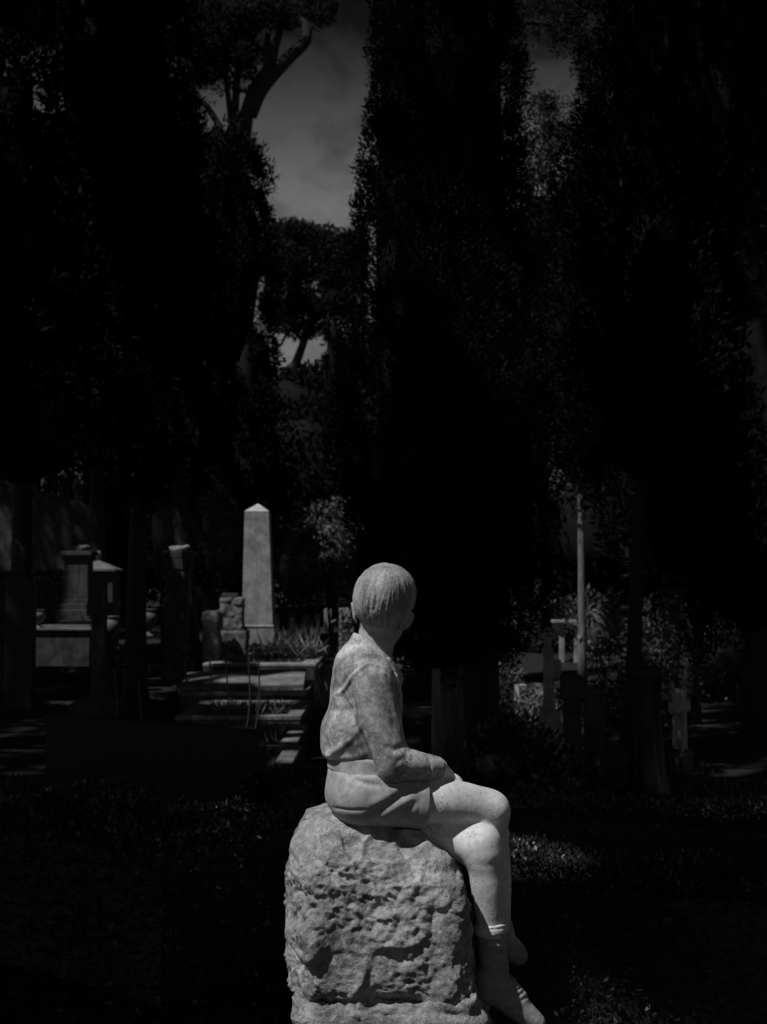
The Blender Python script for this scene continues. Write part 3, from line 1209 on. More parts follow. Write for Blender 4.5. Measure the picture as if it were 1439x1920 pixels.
def block(poly, yc, hd, r, slope=0.0, ztop=.85, cuts=()):
    def fn(P):
        a = sd_poly(P[:, 0], P[:, 2], poly) + r
        b = np.abs(P[:, 1] - yc) - hd - slope * (ztop - P[:, 2]) + r
        d = np.minimum(np.maximum(a, b), 0) + np.hypot(np.maximum(a, 0), np.maximum(b, 0)) - r
        for pt, nn in cuts:
            nn = np.asarray(nn, float)
            d = smax(d, (P - pt) @ (nn / np.linalg.norm(nn)), .012)
        return d
    return fn


def rough(V, N):
    P = V * np.array([1, 1, 1.0])
    d1, d2, cid = worley(P * np.array([7, 7, 9]) + .8 * np.stack([fbm(P * 5, 2, 1), fbm(P * 5, 2, 2), fbm(P * 5, 2, 3)], 1), 11)
    facet = (cid - .5) * .026 * np.clip((d2 - d1) * 5, 0, 1)
    Q = P + .012 * np.stack([fbm(P * 30, 2, 5), fbm(P * 30, 2, 6), fbm(P * 30, 2, 7)], 1)
    e1, e2, _ = worley(Q * np.array([34, 34, 40]), 21)
    h1, h2, _ = worley(Q * np.array([62, 62, 70]), 31)
    px, pz = project(V)
    rg = np.clip(.66 + 1.6 * fbm(P * 5.5, 2, 9) + np.clip((pz - 1620) / 140, -.7, .4) - np.clip((600 - px) / 60, 0, .8) - np.clip((px - 790) / 60, 0, .6), 0, 1)
    pits = -.0175 * np.clip(.72 - e1, 0, 1) * rg - .013 * np.clip(.62 - h1, 0, 1) * (.08 + .92 * rg)
    # strata running across the block
    st = np.sin((P[:, 2] + .04 * fbm(P * 6, 3, 12)) * 95) * .003 * np.clip(.5 + fbm(P * 3, 2, 13), 0, 1)
    return V + N * (facet + .013 * fbm(P * 6, 4, 14) + pits + st + (.002 + .005 * rg) * fbm(P * 55, 3, 15))[:, None]


def rockpart(name, fn, lo, hi, h, lines):
    V, F = carve(fn, lo, hi, h)
    N, _ = grad(fn, V)
    V = strokes(V, N, lines)
    V = rough(V, N)
    return mesh(name, V, F, 'rock', statue, smooth=True)


lo, hi = extent((500, 1490), (960, 1870), -.3, .34)
rockpart('rock', block(ROCK, YS + .045, .20, .075, .16, cuts=[
    (np.array([-.195, 3.325, .6]), (-.84, -.52, .05)), (np.array([-.17, 3.35, .80]), (-.6, -.45, .66)), (np.array([-.235, 3.4, .45]), (-.9, -.25, -.3)),
    (np.array([.0, 3.345, .79]), (.12, -.75, .6)), (np.array([.20, 3.36, .72]), (.62, -.6, .5)), (np.array([.215, 3.33, .5]), (.75, -.65, .1))]), lo, hi, .0043, [
    ([(545, 1668), (575, 1680), (600, 1690)], 6, -10), ([(580, 1600), (610, 1625), (632, 1640)], 10, -9), ([(632, 1640), (700, 1655), (760, 1640), (800, 1660)], 9, -6),
    ([(570, 1600), (600, 1570), (690, 1560)], 14, 8),
    ([(560, 1740), (590, 1770), (575, 1820)], 14, 9), ([(830, 1600), (860, 1660), (868, 1750)], 10, 8), ([(800, 1700), (840, 1720), (850, 1740)], 8, -8)])
lo, hi = extent((500, 1830), (1080, 2190), -.32, .36)
lo[2] = -.05
rockpart('rock_base', block(BASE, YS + .05, .262, .05), lo, hi, .0065, [])

# ------------------------------------------------------------------ chosen spots where foliage is cut away to let the sun in
for px_, py_, d_, r_ in [(690, 1300, 3.5, .3), (630, 1350, 3.5, .28), (580, 1620, 3.4, .3), (740, 1560, 3.5, .32), (700, 1750, 3.35, .36), (895, 1530, 3.5, .24), (892, 1690, 3.48, .22), (640, 1660, 3.25, .36), (790, 1740, 3.25, .32), (700, 1880, 3.2, .4), (690, 1180, 3.5, .28),
                         (480, 960, 21, .65), (485, 1172, 21, .55), (490, 1200, 20.9, .5), (480, 1060, 21, .6), (500, 1215, 20, .5), (560, 1255, 17.5, .45), (590, 1230, 18, .4), (470, 1258, 17.5, .45),
                         (420, 1258, 17.5, .3), (410, 1150, 18.5, .25),
                         (542, 1412, 8.9, .22), (565, 1310, 14.2, .32), (568, 1345, 11.8, .26), (545, 1365, 10.2, .2), (470, 1305, 14.2, .16), (440, 1330, 13, .16), (520, 1335, 13, .16), (380, 1290, 14.5, .16), (550, 1355, 10.5, .12),
                         (90, 1176, 17, .5), (140, 1180, 17, .4), (205, 1160, 18, .3), (285, 1160, 18.5, .3), (190, 1050, 19.5, .35), (140, 1025, 18, .3), (330, 1024, 16.5, .2), (140, 1100, 18, .25),
                         (975, 1320, 17, .5), (1005, 1330, 15, .5), (1030, 1300, 12, .25), (1025, 1350, 14, .4), (950, 1330, 18, .3), (1275, 1310, 10.8, .26), (1275, 1370, 10.8, .22), (1050, 1168, 22, .3),
                         (1150, 1170, 18, .5), (1280, 1170, 15, .3), (1090, 1100, 17, .4), (640, 950, 27, .8), (560, 1000, 27, .5), (600, 960, 27, .5), (1085, 1196, 17, .2), (1166, 1204, 12.5, .2),
                         (970, 1605, 4.75, .13), (1040, 1625, 4.6, .06), (640, 1180, 24, .4), (745, 1285, 20, .3), (750, 1320, 20, .3), (940, 1280, 19, .35), (560, 1225, 18.7, .5), (500, 1225, 18.7, .4)]:
    TUNNELS.append((at(px_, py_, d_), r_))


def block_thing(name, label, cat, parts, loc, group=None):
    """parts: (part name, (V, F), material, bevel)"""
    t = thing(name, label, cat, loc, group)
    for pn, vf, mt, bv in parts:
        mesh(pn, vf[0], vf[1], mt, t, bevel=bv)
    return t


def pbox(x0, x1, ya, yb, d, depth, rz=0, **kw):
    """box whose front shows between pixel columns x0..x1 and rows ya (top)..yb (bottom) at distance d"""
    a, b = X(x0, d), X(x1, d)
    vf = box((a + b) / 2, d + depth / 2, Z(yb, d), Z(ya, d), b - a, depth, **kw)
    return turn(vf, np.array([(a + b) / 2, d + depth / 2, 0]), rz) if rz else vf


# ------------------------------------------------------------------ obelisk
d = 21.0
ox, oy = X(484, d), d + .28
w1, w0 = X(502, d) - X(456, d), X(512, d) - X(454, d)
z0, z1, z2 = Z(1172, d), Z(958, d), Z(942, d)
gz = G(ox, oy)
ox_t = X(480, d)
V, F = box(0, oy, z0, z1, w0, w0, w1 / w0)
V[:4, 0] += X(483, d)
V[4:, 0] += ox_t
P4 = V[4:].copy()
apex = np.array([ox_t, oy, z2])
ob = thing('obelisk', 'tall pale marble obelisk with a pointed cap rising behind the clipped hedge', 'monument', (ox, oy, gz))
mesh('shaft', V, F, 'grey_marble', ob, bevel=.008)
e = P4.copy()
e[:, 0] = ox_t + (e[:, 0] - ox_t) * 1.02
e[:, 1] = oy + (e[:, 1] - oy) * 1.02
e[:, 2] += .001
mesh('pointed_cap', np.vstack([e, [apex]]), [(3, 2, 1, 0), (0, 1, 4), (1, 2, 4), (2, 3, 4), (3, 0, 4)], 'white_marble', ob)
mesh('ledge', *box(X(483.5, d), oy, z0 - .028, z0, w0 * 1.05, w0 * 1.05), 'white_marble', ob, bevel=.005)
mesh('pedestal', *box(X(490, d), oy + .02, gz - .1, z0 - .028, X(515, d) - X(465, d), w0 * 1.08), 'grey_marble', ob, bevel=.008)

# rusticated pedestal and boulder next to it
def rustic(vf, amp=.02, n=7, s=0):
    """a box cut fine and roughened"""
    V = vf[0]
    lo_, hi_ = V.min(0), V.max(0)
    fn = lambda P: np.max(np.abs(P - (lo_ + hi_) / 2) - (hi_ - lo_) / 2, axis=1)
    ext = (hi_ - lo_).max()
    V2, F2 = carve(fn, lo_ - .03, hi_ + .03, ext / 22, 1)
    N, _ = grad(fn, V2)
    return V2 + N * (amp * (fbm(V2 * 9 + s, 3, s) + .8 * vnoise(V2 * 24, s)))[:, None], F2


d = 18.5
rp = thing('rusticated_pedestal', 'dark rough-hewn stone pedestal with a small plinth on top, left of the obelisk', 'monument', (X(435, d), d + .2, G(X(435, d), d)))
mesh('upper_block', *rustic(pbox(413, 455, 1121, 1180, d, .34), .016, s=2), 'rustic', rp, smooth=True)
mesh('lower_block', *rustic(pbox(409, 463, 1183, 1262, d - .05, .44), .016, s=3), 'rustic', rp, smooth=True)
mesh('string_course', *pbox(411, 460, 1179.5, 1183.5, d - .03, .4), 'old_stone', rp, bevel=.004)
mesh('plinth', *pbox(416, 447, 1112, 1121, d + .05, .22), 'old_stone', rp, bevel=.008)
d = 18.0
tag(mesh('boulder_stele', *rustic(pbox(381, 413, 1147, 1262, d, .3), .03, s=8), 'rustic', smooth=True), 'low wide rough boulder stone beside the rusticated pedestal', 'gravestone')
d = 22.0
vf = turn(pbox(380, 397, 1096, 1150, d, .12), np.array([X(388, d), d, Z(1150, d)]), ry=-.42)
tag(mesh('tilted_slab', *vf, 'old_stone', bevel=.01), 'flat grey headstone leaning over to one side behind the boulder', 'gravestone')

# pillar with a capital and a broken sculpture
def fragment(c, s, seed, stretch=(1.6, .8, .8)):
    ps = [blob(np.array(c) + np.array([dx, 0, dz]) * s, np.array(stretch) * s * k, 16, 10, .3, seed + i) for i, (dx, dz, k) in
          enumerate(((-.7, .45, .55), (.5, .5, .6), (1.35, .75, .4), (0, .3, .75)))]
    V, F = join(*ps)
    return V + .25 * s * fbm(V * 14, 3, seed)[:, None] * unit(len(V)) * .5, F


d = 16.5
pil = thing('capital_pillar', 'dark square grave pillar with a wide moulded capital', 'monument', (X(329, d), d + .2, G(X(329, d), d)))
mesh('shaft', *pbox(309, 351, 1083, 1262, d, .29, tx=.95), 'old_stone', pil, bevel=.01)
mesh('capital', *join(pbox(301, 359, 1033, 1046, d - .04, .4), pbox(304, 356, 1045.5, 1068, d - .025, .36, tx=1.06), pbox(307, 353, 1067.5, 1084, d - .012, .33)), 'old_stone', pil, bevel=.008)
mesh('foot', *pbox(303, 358, 1240, 1285, d - .05, .4), 'old_stone', pil, bevel=.01)
tag(mesh('stone_fragment', *fragment((X(330, d), d + .16, Z(1033, d)), .075, 4), 'grey_marble', smooth=True), 'broken pale sculpture fragment lying on the capital pillar', 'sculpture')

d = 18.0
ped = thing('pedestal_tomb', 'tall grey tomb pedestal on steps with a cornice', 'monument', (X(141, d), d + .25, G(X(141, d), d)))
mesh('die', *pbox(119, 165, 1048, 1124, d, .35, tx=.97), 'old_stone', ped, bevel=.008)
mesh('cornice', *join(pbox(112, 171, 1033, 1041, d - .05, .45), pbox(116, 168, 1040.5, 1049, d - .025, .4)), 'old_stone', ped, bevel=.006)
for k, (ya, yb, ex) in enumerate(((1123, 1133, 4), (1132, 1144, 9), (1143, 1240, 14))):
    mesh('step', *pbox(119 - ex, 165 + ex * .3, ya, yb, d - .03 * (k + 1), .36 + .06 * (k + 1)), 'old_stone', ped, bevel=.008)
tag(mesh('stone_fragment', *fragment((X(140, d), d + .16, Z(1033, d)), .085, 9), 'aged_marble', smooth=True), 'broken pale reclining sculpture lying on the pedestal tomb', 'sculpture')

d = 19.5
sh = thing('ball_topped_shrine', 'square stone pillar tomb with a pyramid roof and a ball finial', 'monument', (X(178, d), d + .3, G(X(178, d), d)))
mesh('body', *pbox(143, 212, 1070, 1260, d, .5), 'old_stone', sh, bevel=.008)
a, b = X(138, d), X(217, d)
zr, zt, cx_, cy_ = Z(1067, d), Z(1049, d), X(178, d), d + .25
rw = (b - a) / 2
mesh('roof', [(cx_ - rw, cy_ - rw, zr), (cx_ + rw, cy_ - rw, zr), (cx_ + rw, cy_ + rw, zr), (cx_ - rw, cy_ + rw, zr), (cx_, cy_, zt),
              (cx_ - rw, cy_ - rw, zr - .03), (cx_ + rw, cy_ - rw, zr - .03), (cx_ + rw, cy_ + rw, zr - .03), (cx_ - rw, cy_ + rw, zr - .03)],
     [(0, 1, 4), (1, 2, 4), (2, 3, 4), (3, 0, 4), (5, 6, 1, 0), (6, 7, 2, 1), (7, 8, 3, 2), (8, 5, 0, 3), (8, 7, 6, 5)], 'aged_marble', sh)
mesh('finial', *lathe((cx_, cy_, zt - .012), [(.02, 0), (.022, .03), (.03, .035), (.045, .06), (.05, .09), (.045, .12), (.025, .145), (.005, .155)], 16), 'aged_marble', sh, smooth=True)

# long table tomb with steps
d = 17.0
tt = thing('table_tomb', 'long low grey marble tomb with a lit top edge and steps behind', 'tomb', (X(97, d), d + .5, G(X(97, d), d)))
mesh('tomb_slab', *pbox(29, 172, 1178, 1182, d - .04, 1.0), 'aged_marble', tt, bevel=.004)
mesh('tomb_body', *pbox(32, 170, 1182, 1250, d, .9), 'dark_stone', tt, bevel=.006)
mesh('upper_step', *pbox(78, 170, 1172, 1178, d + .35, .55), 'aged_marble', tt, bevel=.004)
mesh('back_step', *pbox(112, 172, 1164, 1172, d + .62, .25), 'aged_marble', tt, bevel=.004)

# urns
def urn(label, px, ptop, pbot, d, w):
    z0, z1 = Z(pbot, d), Z(ptop, d)
    x, h = X(px, d), Z(ptop, d) - Z(pbot, d)
    r = (X(px + w / 2, d) - X(px - w / 2, d)) / 2
    t = thing('stone_urn', label, 'urn', (x, d, z0), 'stone urns on the left graves')
    mesh('bowl', *lathe((x, d, z0), [(r * q, h * u) for q, u in ((.2, .20), (.3, .24), (.62, .38), (.9, .55), (1, .70), (.93, .82), (.72, .9), (.68, .93), (.88, .97), (.9, 1), (.6, 1), (.55, .9))], 24), 'aged_marble', t, smooth=True)
    mesh('foot', *lathe((x, d, z0), [(r * q, h * u) for q, u in ((.66, 0), (.66, .05), (.5, .09), (.26, .15), (.2, .205))], 20), 'aged_marble', t, smooth=True)
    if ptop > 1148:
        mesh('pedestal', *box(x, d, G(x, d) - .05, z0 + .001, r * 2.1, r * 2.1), 'old_stone', t, bevel=.008)
    return t


urn('small squat stone urn standing on the long table tomb', 74, 1143, 1178, 17.1, 27)
urn('pale footed stone urn between the dark cross and the thick trunk', 211, 1155, 1213, 18.0, 33)
urn('pale footed stone urn half hidden behind the thick dark trunk', 281, 1142, 1194, 18.4, 33)

# dark cross on a block
d = 13.0
cr = thing('dark_cross', 'dark stone cross standing on a sloped block', 'cross', (X(180, d), d + .2, G(X(180, d), d)))
cx_ = X(180.5, d)
hw, zc0, zc1 = (X(193, d) - X(168, d)) / 2, Z(1155, d), Z(1130, d)
aw = (X(204, d) - X(158, d)) / 2
mesh('shaft', *prism([(cx_ - hw, Z(1312, d)), (cx_ + hw, Z(1312, d)), (cx_ + hw, zc0), (cx_ + aw, zc0), (cx_ + aw, zc1), (cx_ + hw, zc1), (cx_ + hw * .95, Z(1086, d)),
                      (cx_ - hw * .95, Z(1086, d)), (cx_ - hw, zc1), (cx_ - aw, zc1), (cx_ - aw, zc0), (cx_ - hw, zc0)], d + .12, d + .25), 'dark_stone', cr, bevel=.008)
mesh('base_top', *turn(box(X(176, d), d + .2, Z(1321, d), Z(1309, d), .5, .42, .55), np.array([X(176, d), d + .2, 0]), .12), 'old_stone', cr, bevel=.006)
mesh('base_block', *turn(box(X(176, d), d + .2, G(X(176, d), d) - .08, Z(1321, d) - .001, .5, .42), np.array([X(176, d), d + .2, 0]), .12), 'old_stone', cr, bevel=.008)

# far-left rounded headstones
def arch(px0, px1, ptop, pbot, d, th, flat=.3, n=12):
    a, b = X(px0, d), X(px1, d)
    zt, zb = Z(ptop, d), Z(pbot, d)
    r = (b - a) / 2
    zs = zt - r * 2 * flat
    pts = [(a, zb), (b, zb)] + [((a + b) / 2 + r * math.cos(math.pi * k / n), zs + (zt - zs) * math.sin(math.pi * k / n)) for k in range(n + 1)]
    return prism(pts, d, d + th)


tag(mesh('round_headstone', *arch(12, 63, 1079, 1330, 14.0, .16), 'granite', bevel=.01), 'broad dark headstone with a rounded top left of the table tomb', 'gravestone')
tag(mesh('round_headstone', *arch(-40, 14, 1090, 1300, 15.5, .15), 'old_stone', bevel=.01), 'pale round-topped headstone half behind the broad dark one', 'gravestone')

# stair wall with square piers and old brick wall
d = 30.0
sw = thing('stepped_wall', 'dark sloping stair wall carrying a row of square capped piers', 'wall', (X(90, d), d + .3, G(X(90, d), d)))
xa, xb, gz = X(-120, d), X(185, d), G(X(0, d), d) - .2
mesh('wall_face', *prism([(xa, gz), (xb, gz), (xb, Z(962, d)), (X(165, d), Z(948, d)), (X(40, d), Z(908, d)), (xa, Z(850, d))], d, d + .5), 'dark_stone', sw, bevel=.01)
for k, (p0, p1, pt, pb) in enumerate(((46, 66, 872, 915), (78, 98, 882, 925), (108, 127, 894, 935), (137, 155, 907, 945))):
    pr = mesh('pier', *pbox(p0, p1, pt, pb + 14, d + .05, .4), 'old_stone', sw, bevel=.01)
    c = (X((p0 + p1) / 2, d))
    mesh('pier_cap', *join(box(c, d + .25, Z(pt, d), Z(pt - 3, d), X(p1, d) - X(p0, d) + .06, .46), box(c, d + .25, Z(pt - 3, d), Z(pt - 11, d), X(p1, d) - X(p0, d), .4, .15)), 'grey_marble', pr)

wallm, N_, L_, b_ = nmat('old_brick')
co = N_.new('ShaderNodeTexCoord').outputs['Object']
sepn = N_.new('ShaderNodeSeparateXYZ')
L_.new(co, sepn.inputs[0])
cmb = N_.new('ShaderNodeCombineXYZ')
L_.new(sepn.outputs[0], cmb.inputs[0])
L_.new(sepn.outputs[2], cmb.inputs[1])
bt = N_.new('ShaderNodeTexBrick')
L_.new(cmb.outputs[0], bt.inputs['Vector'])
for k, v in (('Color1', .14), ('Color2', .22), ('Mortar', .09)):
    bt.inputs[k].default_value = (v, v, v, 1)
bt.inputs['Scale'].default_value = 1
bt.inputs['Mortar Size'].default_value = .012
bt.inputs['Brick Width'].default_value = .3
bt.inputs['Row Height'].default_value = .09
L_.new(mul(N_, L_, bt.outputs[0], ramp(N_, L_, noise(N_, L_, co, .6, 8, .65), [(.35, .3), (.65, 1.)])), b_.inputs['Base Color'])
b_.inputs['Roughness'].default_value = .95
ow = thing('old_brick_wall', 'high ancient brick wall closing off the cemetery far behind the stair wall', 'wall', (0, 45.5, G(0, 45.5)))
V, F = box(0, 45.6, 1.2, 6.9, 90, 1.2)
mesh('wall_face', V, F, 'old_brick', ow)
for k in range(-14, 15):
    mesh('merlon', *box(k * 3.1, 45.6, 6.901, 7.5 + .2 * math.sin(k * 2.7), 1.7, .9), 'old_brick', ow)

# ------------------------------------------------------------------ the row of kerbed graves on the left
def grave(label, y0, y1, xl, xr, h, wid, mat='kerb_stone', slab=None, tilt=0, back=True, skew=.0):
    ym = (y0 + y1) / 2
    gz = G((xl + xr) / 2, ym)
    t = thing('kerbed_grave', label, 'grave', ((xl + xr) / 2, ym, gz), 'kerbed graves along the path')
    zt = gz + h
    c = np.array([xr, y0, 0])
    ym2 = (y0 + wid + y1 - wid) / 2
    ly = y1 - y0 - 2 * wid - .012
    bars = [((xl + xr) / 2, y0 + wid / 2, xr - xl, wid, 0), (xr - wid / 2, ym2, wid, ly, -.004), (xl + wid / 2, ym2, wid, ly, -.004), ((xl + xr) / 2, y1 - wid / 2, xr - xl, wid, .003)]
    for bx_, by_, sx_, sy_, dz_ in bars:
        kb = mesh('kerb', *turn(box(bx_, by_, gz - .1, zt - .045 + dz_, sx_, sy_), c, skew), 'dark_stone', t, bevel=.008)  # dark stone gives the kerb faces their shade by colour
        mesh('lit_top', *turn(box(bx_, by_, zt - .044 + dz_, zt + dz_, sx_ + .012, sy_ + (.012 if sx_ > sy_ else -.004)), c, skew), mat, kb, bevel=.008)  # paler strip puts sunlight on the kerb top into the colour
    mesh('infill', *turn(box((xl + xr) / 2, ym, gz - .1, zt - .07, xr - xl - 2 * wid - .01, y1 - y0 - 2 * wid - .01), c, skew), 'soil', t)
    if slab:
        sx, sy, cx0, cy0 = slab
        mesh('ledger_slab', *turn(box(cx0, cy0, zt + .02, zt + .09, sx, sy), np.array([cx0, cy0, zt]), .03, tilt, -.03), mat, t, bevel=.008)
    return t


def edge_x(y):
    return -.60 - (y - 8.3) * .036


gr1 = grave('small low kerbed grave ending in a pale square kerb beside the path', 8.35, 9.5, -1.25, edge_x(8.6), .37, .11)
gr2 = grave('kerbed grave planted with strap leaves, next to the smallest grave', 9.75, 11.2, -1.55, edge_x(10.2), .37, .12)
gr3 = grave('long kerbed grave with a narrow bed of weeds', 11.5, 13.1, -1.85, edge_x(12.2), .40, .13)
gr4 = grave('kerbed grave covered by a tilted stone ledger slab', 13.4, 15.2, X(340, 13.4), edge_x(14.2), .44, .15, slab=(1.35, .95, X(455, 14.0), 14.25), tilt=.12)
gr5 = grave('kerbed grave with a bright front kerb under the clipped hedge', 17.3, 20.4, X(383, 17.3), X(593, 17.3), .42, .2, 'grey_marble')
for y0, y1, xl, xr, n, dz in ((8.5, 9.4, -1.15, -.75, 200, .3), (9.9, 11, -1.4, -.8, 500, .32), (11.6, 12.9, -1.7, -.9, 600, .35), (13.5, 15, -2, -1, 600, .38)):
    P = np.stack([xl + (xr - xl) * RNG.random(n), y0 + (y1 - y0) * RNG.random(n), np.zeros(n)], 1)
    P[:, 2] = g(P[:, 0], P[:, 1]) + dz
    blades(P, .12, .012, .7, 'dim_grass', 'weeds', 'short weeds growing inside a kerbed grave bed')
# hedge and grass on the bright grave
hedge('clipped_hedge', 'small sunlit box hedge on the bright-kerbed grave in front of the obelisk', [(X(470, 18.6), 18.75), (X(530, 18.6), 18.75), (X(592, 18.6), 18.75)], .8, .56, 9000, .04, 'camellia_leaf')
n = 1500
P = np.stack([X(475, 17.6) + (X(592, 17.6) - X(475, 17.6)) * RNG.random(n), 17.5 + .5 * RNG.random(n), np.full(n, G(-1.4, 17.7) + .36)], 1)
blades(P, .16, .012, .6, 'grass_blade', 'grass', 'pale dry grass along the bright front kerb of the hedged grave')
n = 260
P = np.stack([X(545, 18.6) + .45 * RNG.normal(size=n) * .6, 18.7 + .25 * RNG.normal(size=n), np.full(n, G(-1.4, 18.7) + .48)], 1)
blades(P, .42, .016, .8, 'grass_blade', 'grass', 'long arching grass spilling over the clipped hedge by the obelisk')
for k, (px, d, hgt, cnt) in enumerate(((622, 17.0, .5, 60), (640, 19.5, .6, 60), (606, 16.6, .35, 50))):
    x = X(px, d)
    t = thing('strap_leaf_plant', ('arching strap-leaf plant right of the bright-kerbed grave', 'upright spiky plant behind the statue shoulder', 'low tuft of arching leaves at the corner of the bright kerb')[k], 'plant', (x, d, G(x, d)))
    P = np.stack([x + .08 * RNG.normal(size=cnt), d + .08 * RNG.normal(size=cnt), np.full(cnt, G(x, d))], 1)
    blades(P, hgt, .03, .45, 'bright_leaf', 'leaves', parent=t)

# dark granite screen stone and agapanthus in front of it
A_, B_ = at(95, 1338, 8.4), at(492, 1368, 7.5)
n = 10
u_ = B_ - A_
ln = math.hypot(u_[0], u_[1])
ang = math.atan2(u_[1], u_[0])
zt = (A_[2] + B_[2]) / 2
rr = .10
pts = [(0, -.05), (ln, -.05)] + [(ln - rr + rr * math.cos(q), zt - rr + rr * math.sin(q)) for q in np.linspace(0, math.pi / 2, 6)] + [(0, zt)]
V, F = prism(pts, -.04, .05)
Vw = np.stack([A_[0] + V[:, 0] * math.cos(ang) - V[:, 1] * math.sin(ang), A_[1] + V[:, 0] * math.sin(ang) + V[:, 1] * math.cos(ang), V[:, 2]], 1)
tag(mesh('granite_screen', Vw, F, 'granite', bevel=.008), 'long low polished dark granite grave screen with a rounded corner', 'gravestone')


def strap(x, y, n, h, label, stalks=()):
    gz = G(x, y)
    t = thing('agapanthus', label, 'plant', (x, y, gz), 'agapanthus clumps by the granite screen')
    for k in range(n):
        a = RNG.random() * 6.28
        L_s = h * (.7 + .6 * RNG.random())
        rch = L_s * (.45 + .4 * RNG.random())
        base = np.array([x + .05 * math.cos(a), y + .05 * math.sin(a), gz])
        V, F = [], []
        m = 7
        for i in range(m + 1):
            u = i / m
            p = base + np.array([math.cos(a) * rch * u, math.sin(a) * rch * u, L_s * (1.5 * u - 1.25 * u * u)])
            w = .016 * (1 - u ** 3) + .001
            V += [p + np.array([-math.sin(a), math.cos(a), .3]) * w, p - np.array([-math.sin(a), math.cos(a), -.3]) * w]
        F = [(2 * i, 2 * i + 1, 2 * i + 3, 2 * i + 2) for i in range(m)]
        mesh('leaf', V, F, 'hedge_leaf', t, smooth=True)
    for sx, sz, head in stalks:
        tip = np.array([x + sx, y, sz])
        st = mesh('flower_stalk', *tube(smoothpath([(x + sx * .5, y, gz), (x + sx * .9 + .03, y, gz + (sz - gz) * .6), tip], 5), np.full(11, .006), 6), 'dim_grass', t, smooth=True)
        if head:
            dd = unit(46)
            dd[:, 2] = np.abs(dd[:, 2]) * .9 + .05
            ps = [tube([tip, tip + q * .10 * (.8 + .3 * RNG.random())], [.0022, .0045], 4) for q in dd]
            mesh('seed_head', *join(*ps), 'hedge_leaf', st)
    return t


d = 7.1
strap(X(330, d), d, 13, .42, 'agapanthus with broad arching leaves before the granite screen')
strap(X(440, d), d, 12, .40, 'agapanthus with upright leaves near the rounded end of the granite screen')
strap(X(230, 8.9), 8.9, 8, .4, 'tall agapanthus with a round seed head behind the granite screen', [(X(216, 8.9) - X(230, 8.9), Z(1252, 8.9), True), (.12, Z(1275, 8.9), False)])
strap(X(395, 9.0), 9.0, 9, .45, 'agapanthus with bare thin stalks rising behind the granite screen', [(0, Z(1240, 9), False), (.11, Z(1235, 9), False), (.27, Z(1230, 9), False), (.34, Z(1232, 9), False), (-.18, Z(1230, 9), True)])

# ------------------------------------------------------------------ hedges round the statue
hedge('box_hedge', 'low dark box hedge left of the statue rock', [(-3.4, 5.9), (-2.0, 5.75), (-1.1, 5.45), (-.5, 5.0)], .85, .58, 34000, .024, group='box hedges round the statue')
hedge('box_hedge', 'short box hedge at the foot of the smallest kerbed grave', [(X(492, 7.6), 7.7), (X(545, 7.6), 7.6), (X(592, 7.6), 7.5)], .45, .42, 7000, .022)
hedge('box_hedge', 'clipped box hedge with glinting leaves beside the statue legs', [(.32, 4.75), (.7, 4.6), (1.3, 4.3), (2.1, 3.9)], .5, .56, 42000, .017)
hedge('box_hedge', 'second box hedge row behind the one at the statue legs', [(.3, 5.75), (.9, 5.7), (1.6, 5.6), (2.6, 5.4)], .4, .56, 18000, .02)
d = 6.8
tag(mesh('stone_kerb', *turn(pbox(930, 1047, 1516, 1550, d, .35), np.array([X(990, d), d, 0]), -.03), 'kerb_stone', bevel=.01), 'pale flat kerb stone behind the second hedge by the statue knee', 'kerb')
A_, B_ = at(900, 1481, 7.6), at(1230, 1512, 7.2)
V, F = box(0, 0, 0, 1, 1, 1)
u_ = B_ - A_
ang = math.atan2(u_[1], u_[0])
ln = math.hypot(u_[0], u_[1])
V = np.stack([(V[:, 0] + .5) * ln, V[:, 1] * .2, -.05 + V[:, 2] * ((A_[2] + B_[2]) / 2 + .05)], 1)
Vw = np.stack([A_[0] + V[:, 0] * math.cos(ang) - V[:, 1] * math.sin(ang), A_[1] + V[:, 0] * math.sin(ang) + V[:, 1] * math.cos(ang), V[:, 2]], 1)
tag(mesh('granite_kerb', Vw, BOXF, 'granite', bevel=.008), 'long dark granite grave kerb under the laurel bush', 'kerb')

# ------------------------------------------------------------------ stones on the right
d = 12.0
cm = thing('column_monument', 'slender grey column on a stepped square base by the laurel bush', 'monument', (X(1030, d), d + .12, G(X(1030, d), d)))
mesh('shaft', *pbox(1019, 1040, 1232, 1332, d, .11, tx=.82), 'grey_marble', cm, bevel=.006)
mesh('neck_block', *pbox(1018, 1038, 1216, 1232, d + .0, .1), 'grey_marble', cm, bevel=.006)
mesh('cross_top', *join(pbox(1022, 1034, 1178, 1216, d + .03, .06), pbox(1014, 1042, 1188, 1198, d + .035, .05)), 'grey_marble', cm, bevel=.005)
mesh('plinth', *pbox(1012, 1050, 1331.5, 1359, d - .04, .2, tx=.93), 'grey_marble', cm, bevel=.008)
mesh('step', *pbox(1007, 1056, 1358.5, 1400, d - .08, .28), 'grey_marble', cm, bevel=.008)
d = 17.0
wp = thing('white_post_stone', 'bright white square post stone beyond the laurel bush', 'gravestone', (X(975, d), d + .1, G(X(975, d), d)))
mesh('post', *turn(pbox(967, 985, 1284, 1375, d, .12, tx=.95), np.array([X(976, d), d + .06, 0]), .5), 'white_marble', wp, bevel=.006)
mesh('post_foot', *pbox(960, 992, 1374, 1392, d - .04, .22), 'white_marble', wp, bevel=.006)
d = 19.0
tag(mesh('white_stele', *arch(946, 960, 1300, 1370, d, .1), 'white_marble', bevel=.006), 'thin pale stele behind the white post stone', 'gravestone')
tag(mesh('white_stele', *arch(1038, 1052, 1236, 1320, 20, .1), 'grey_marble', bevel=.006), 'narrow grey stele between the column and the slender trunk', 'gravestone')
d = 10.5
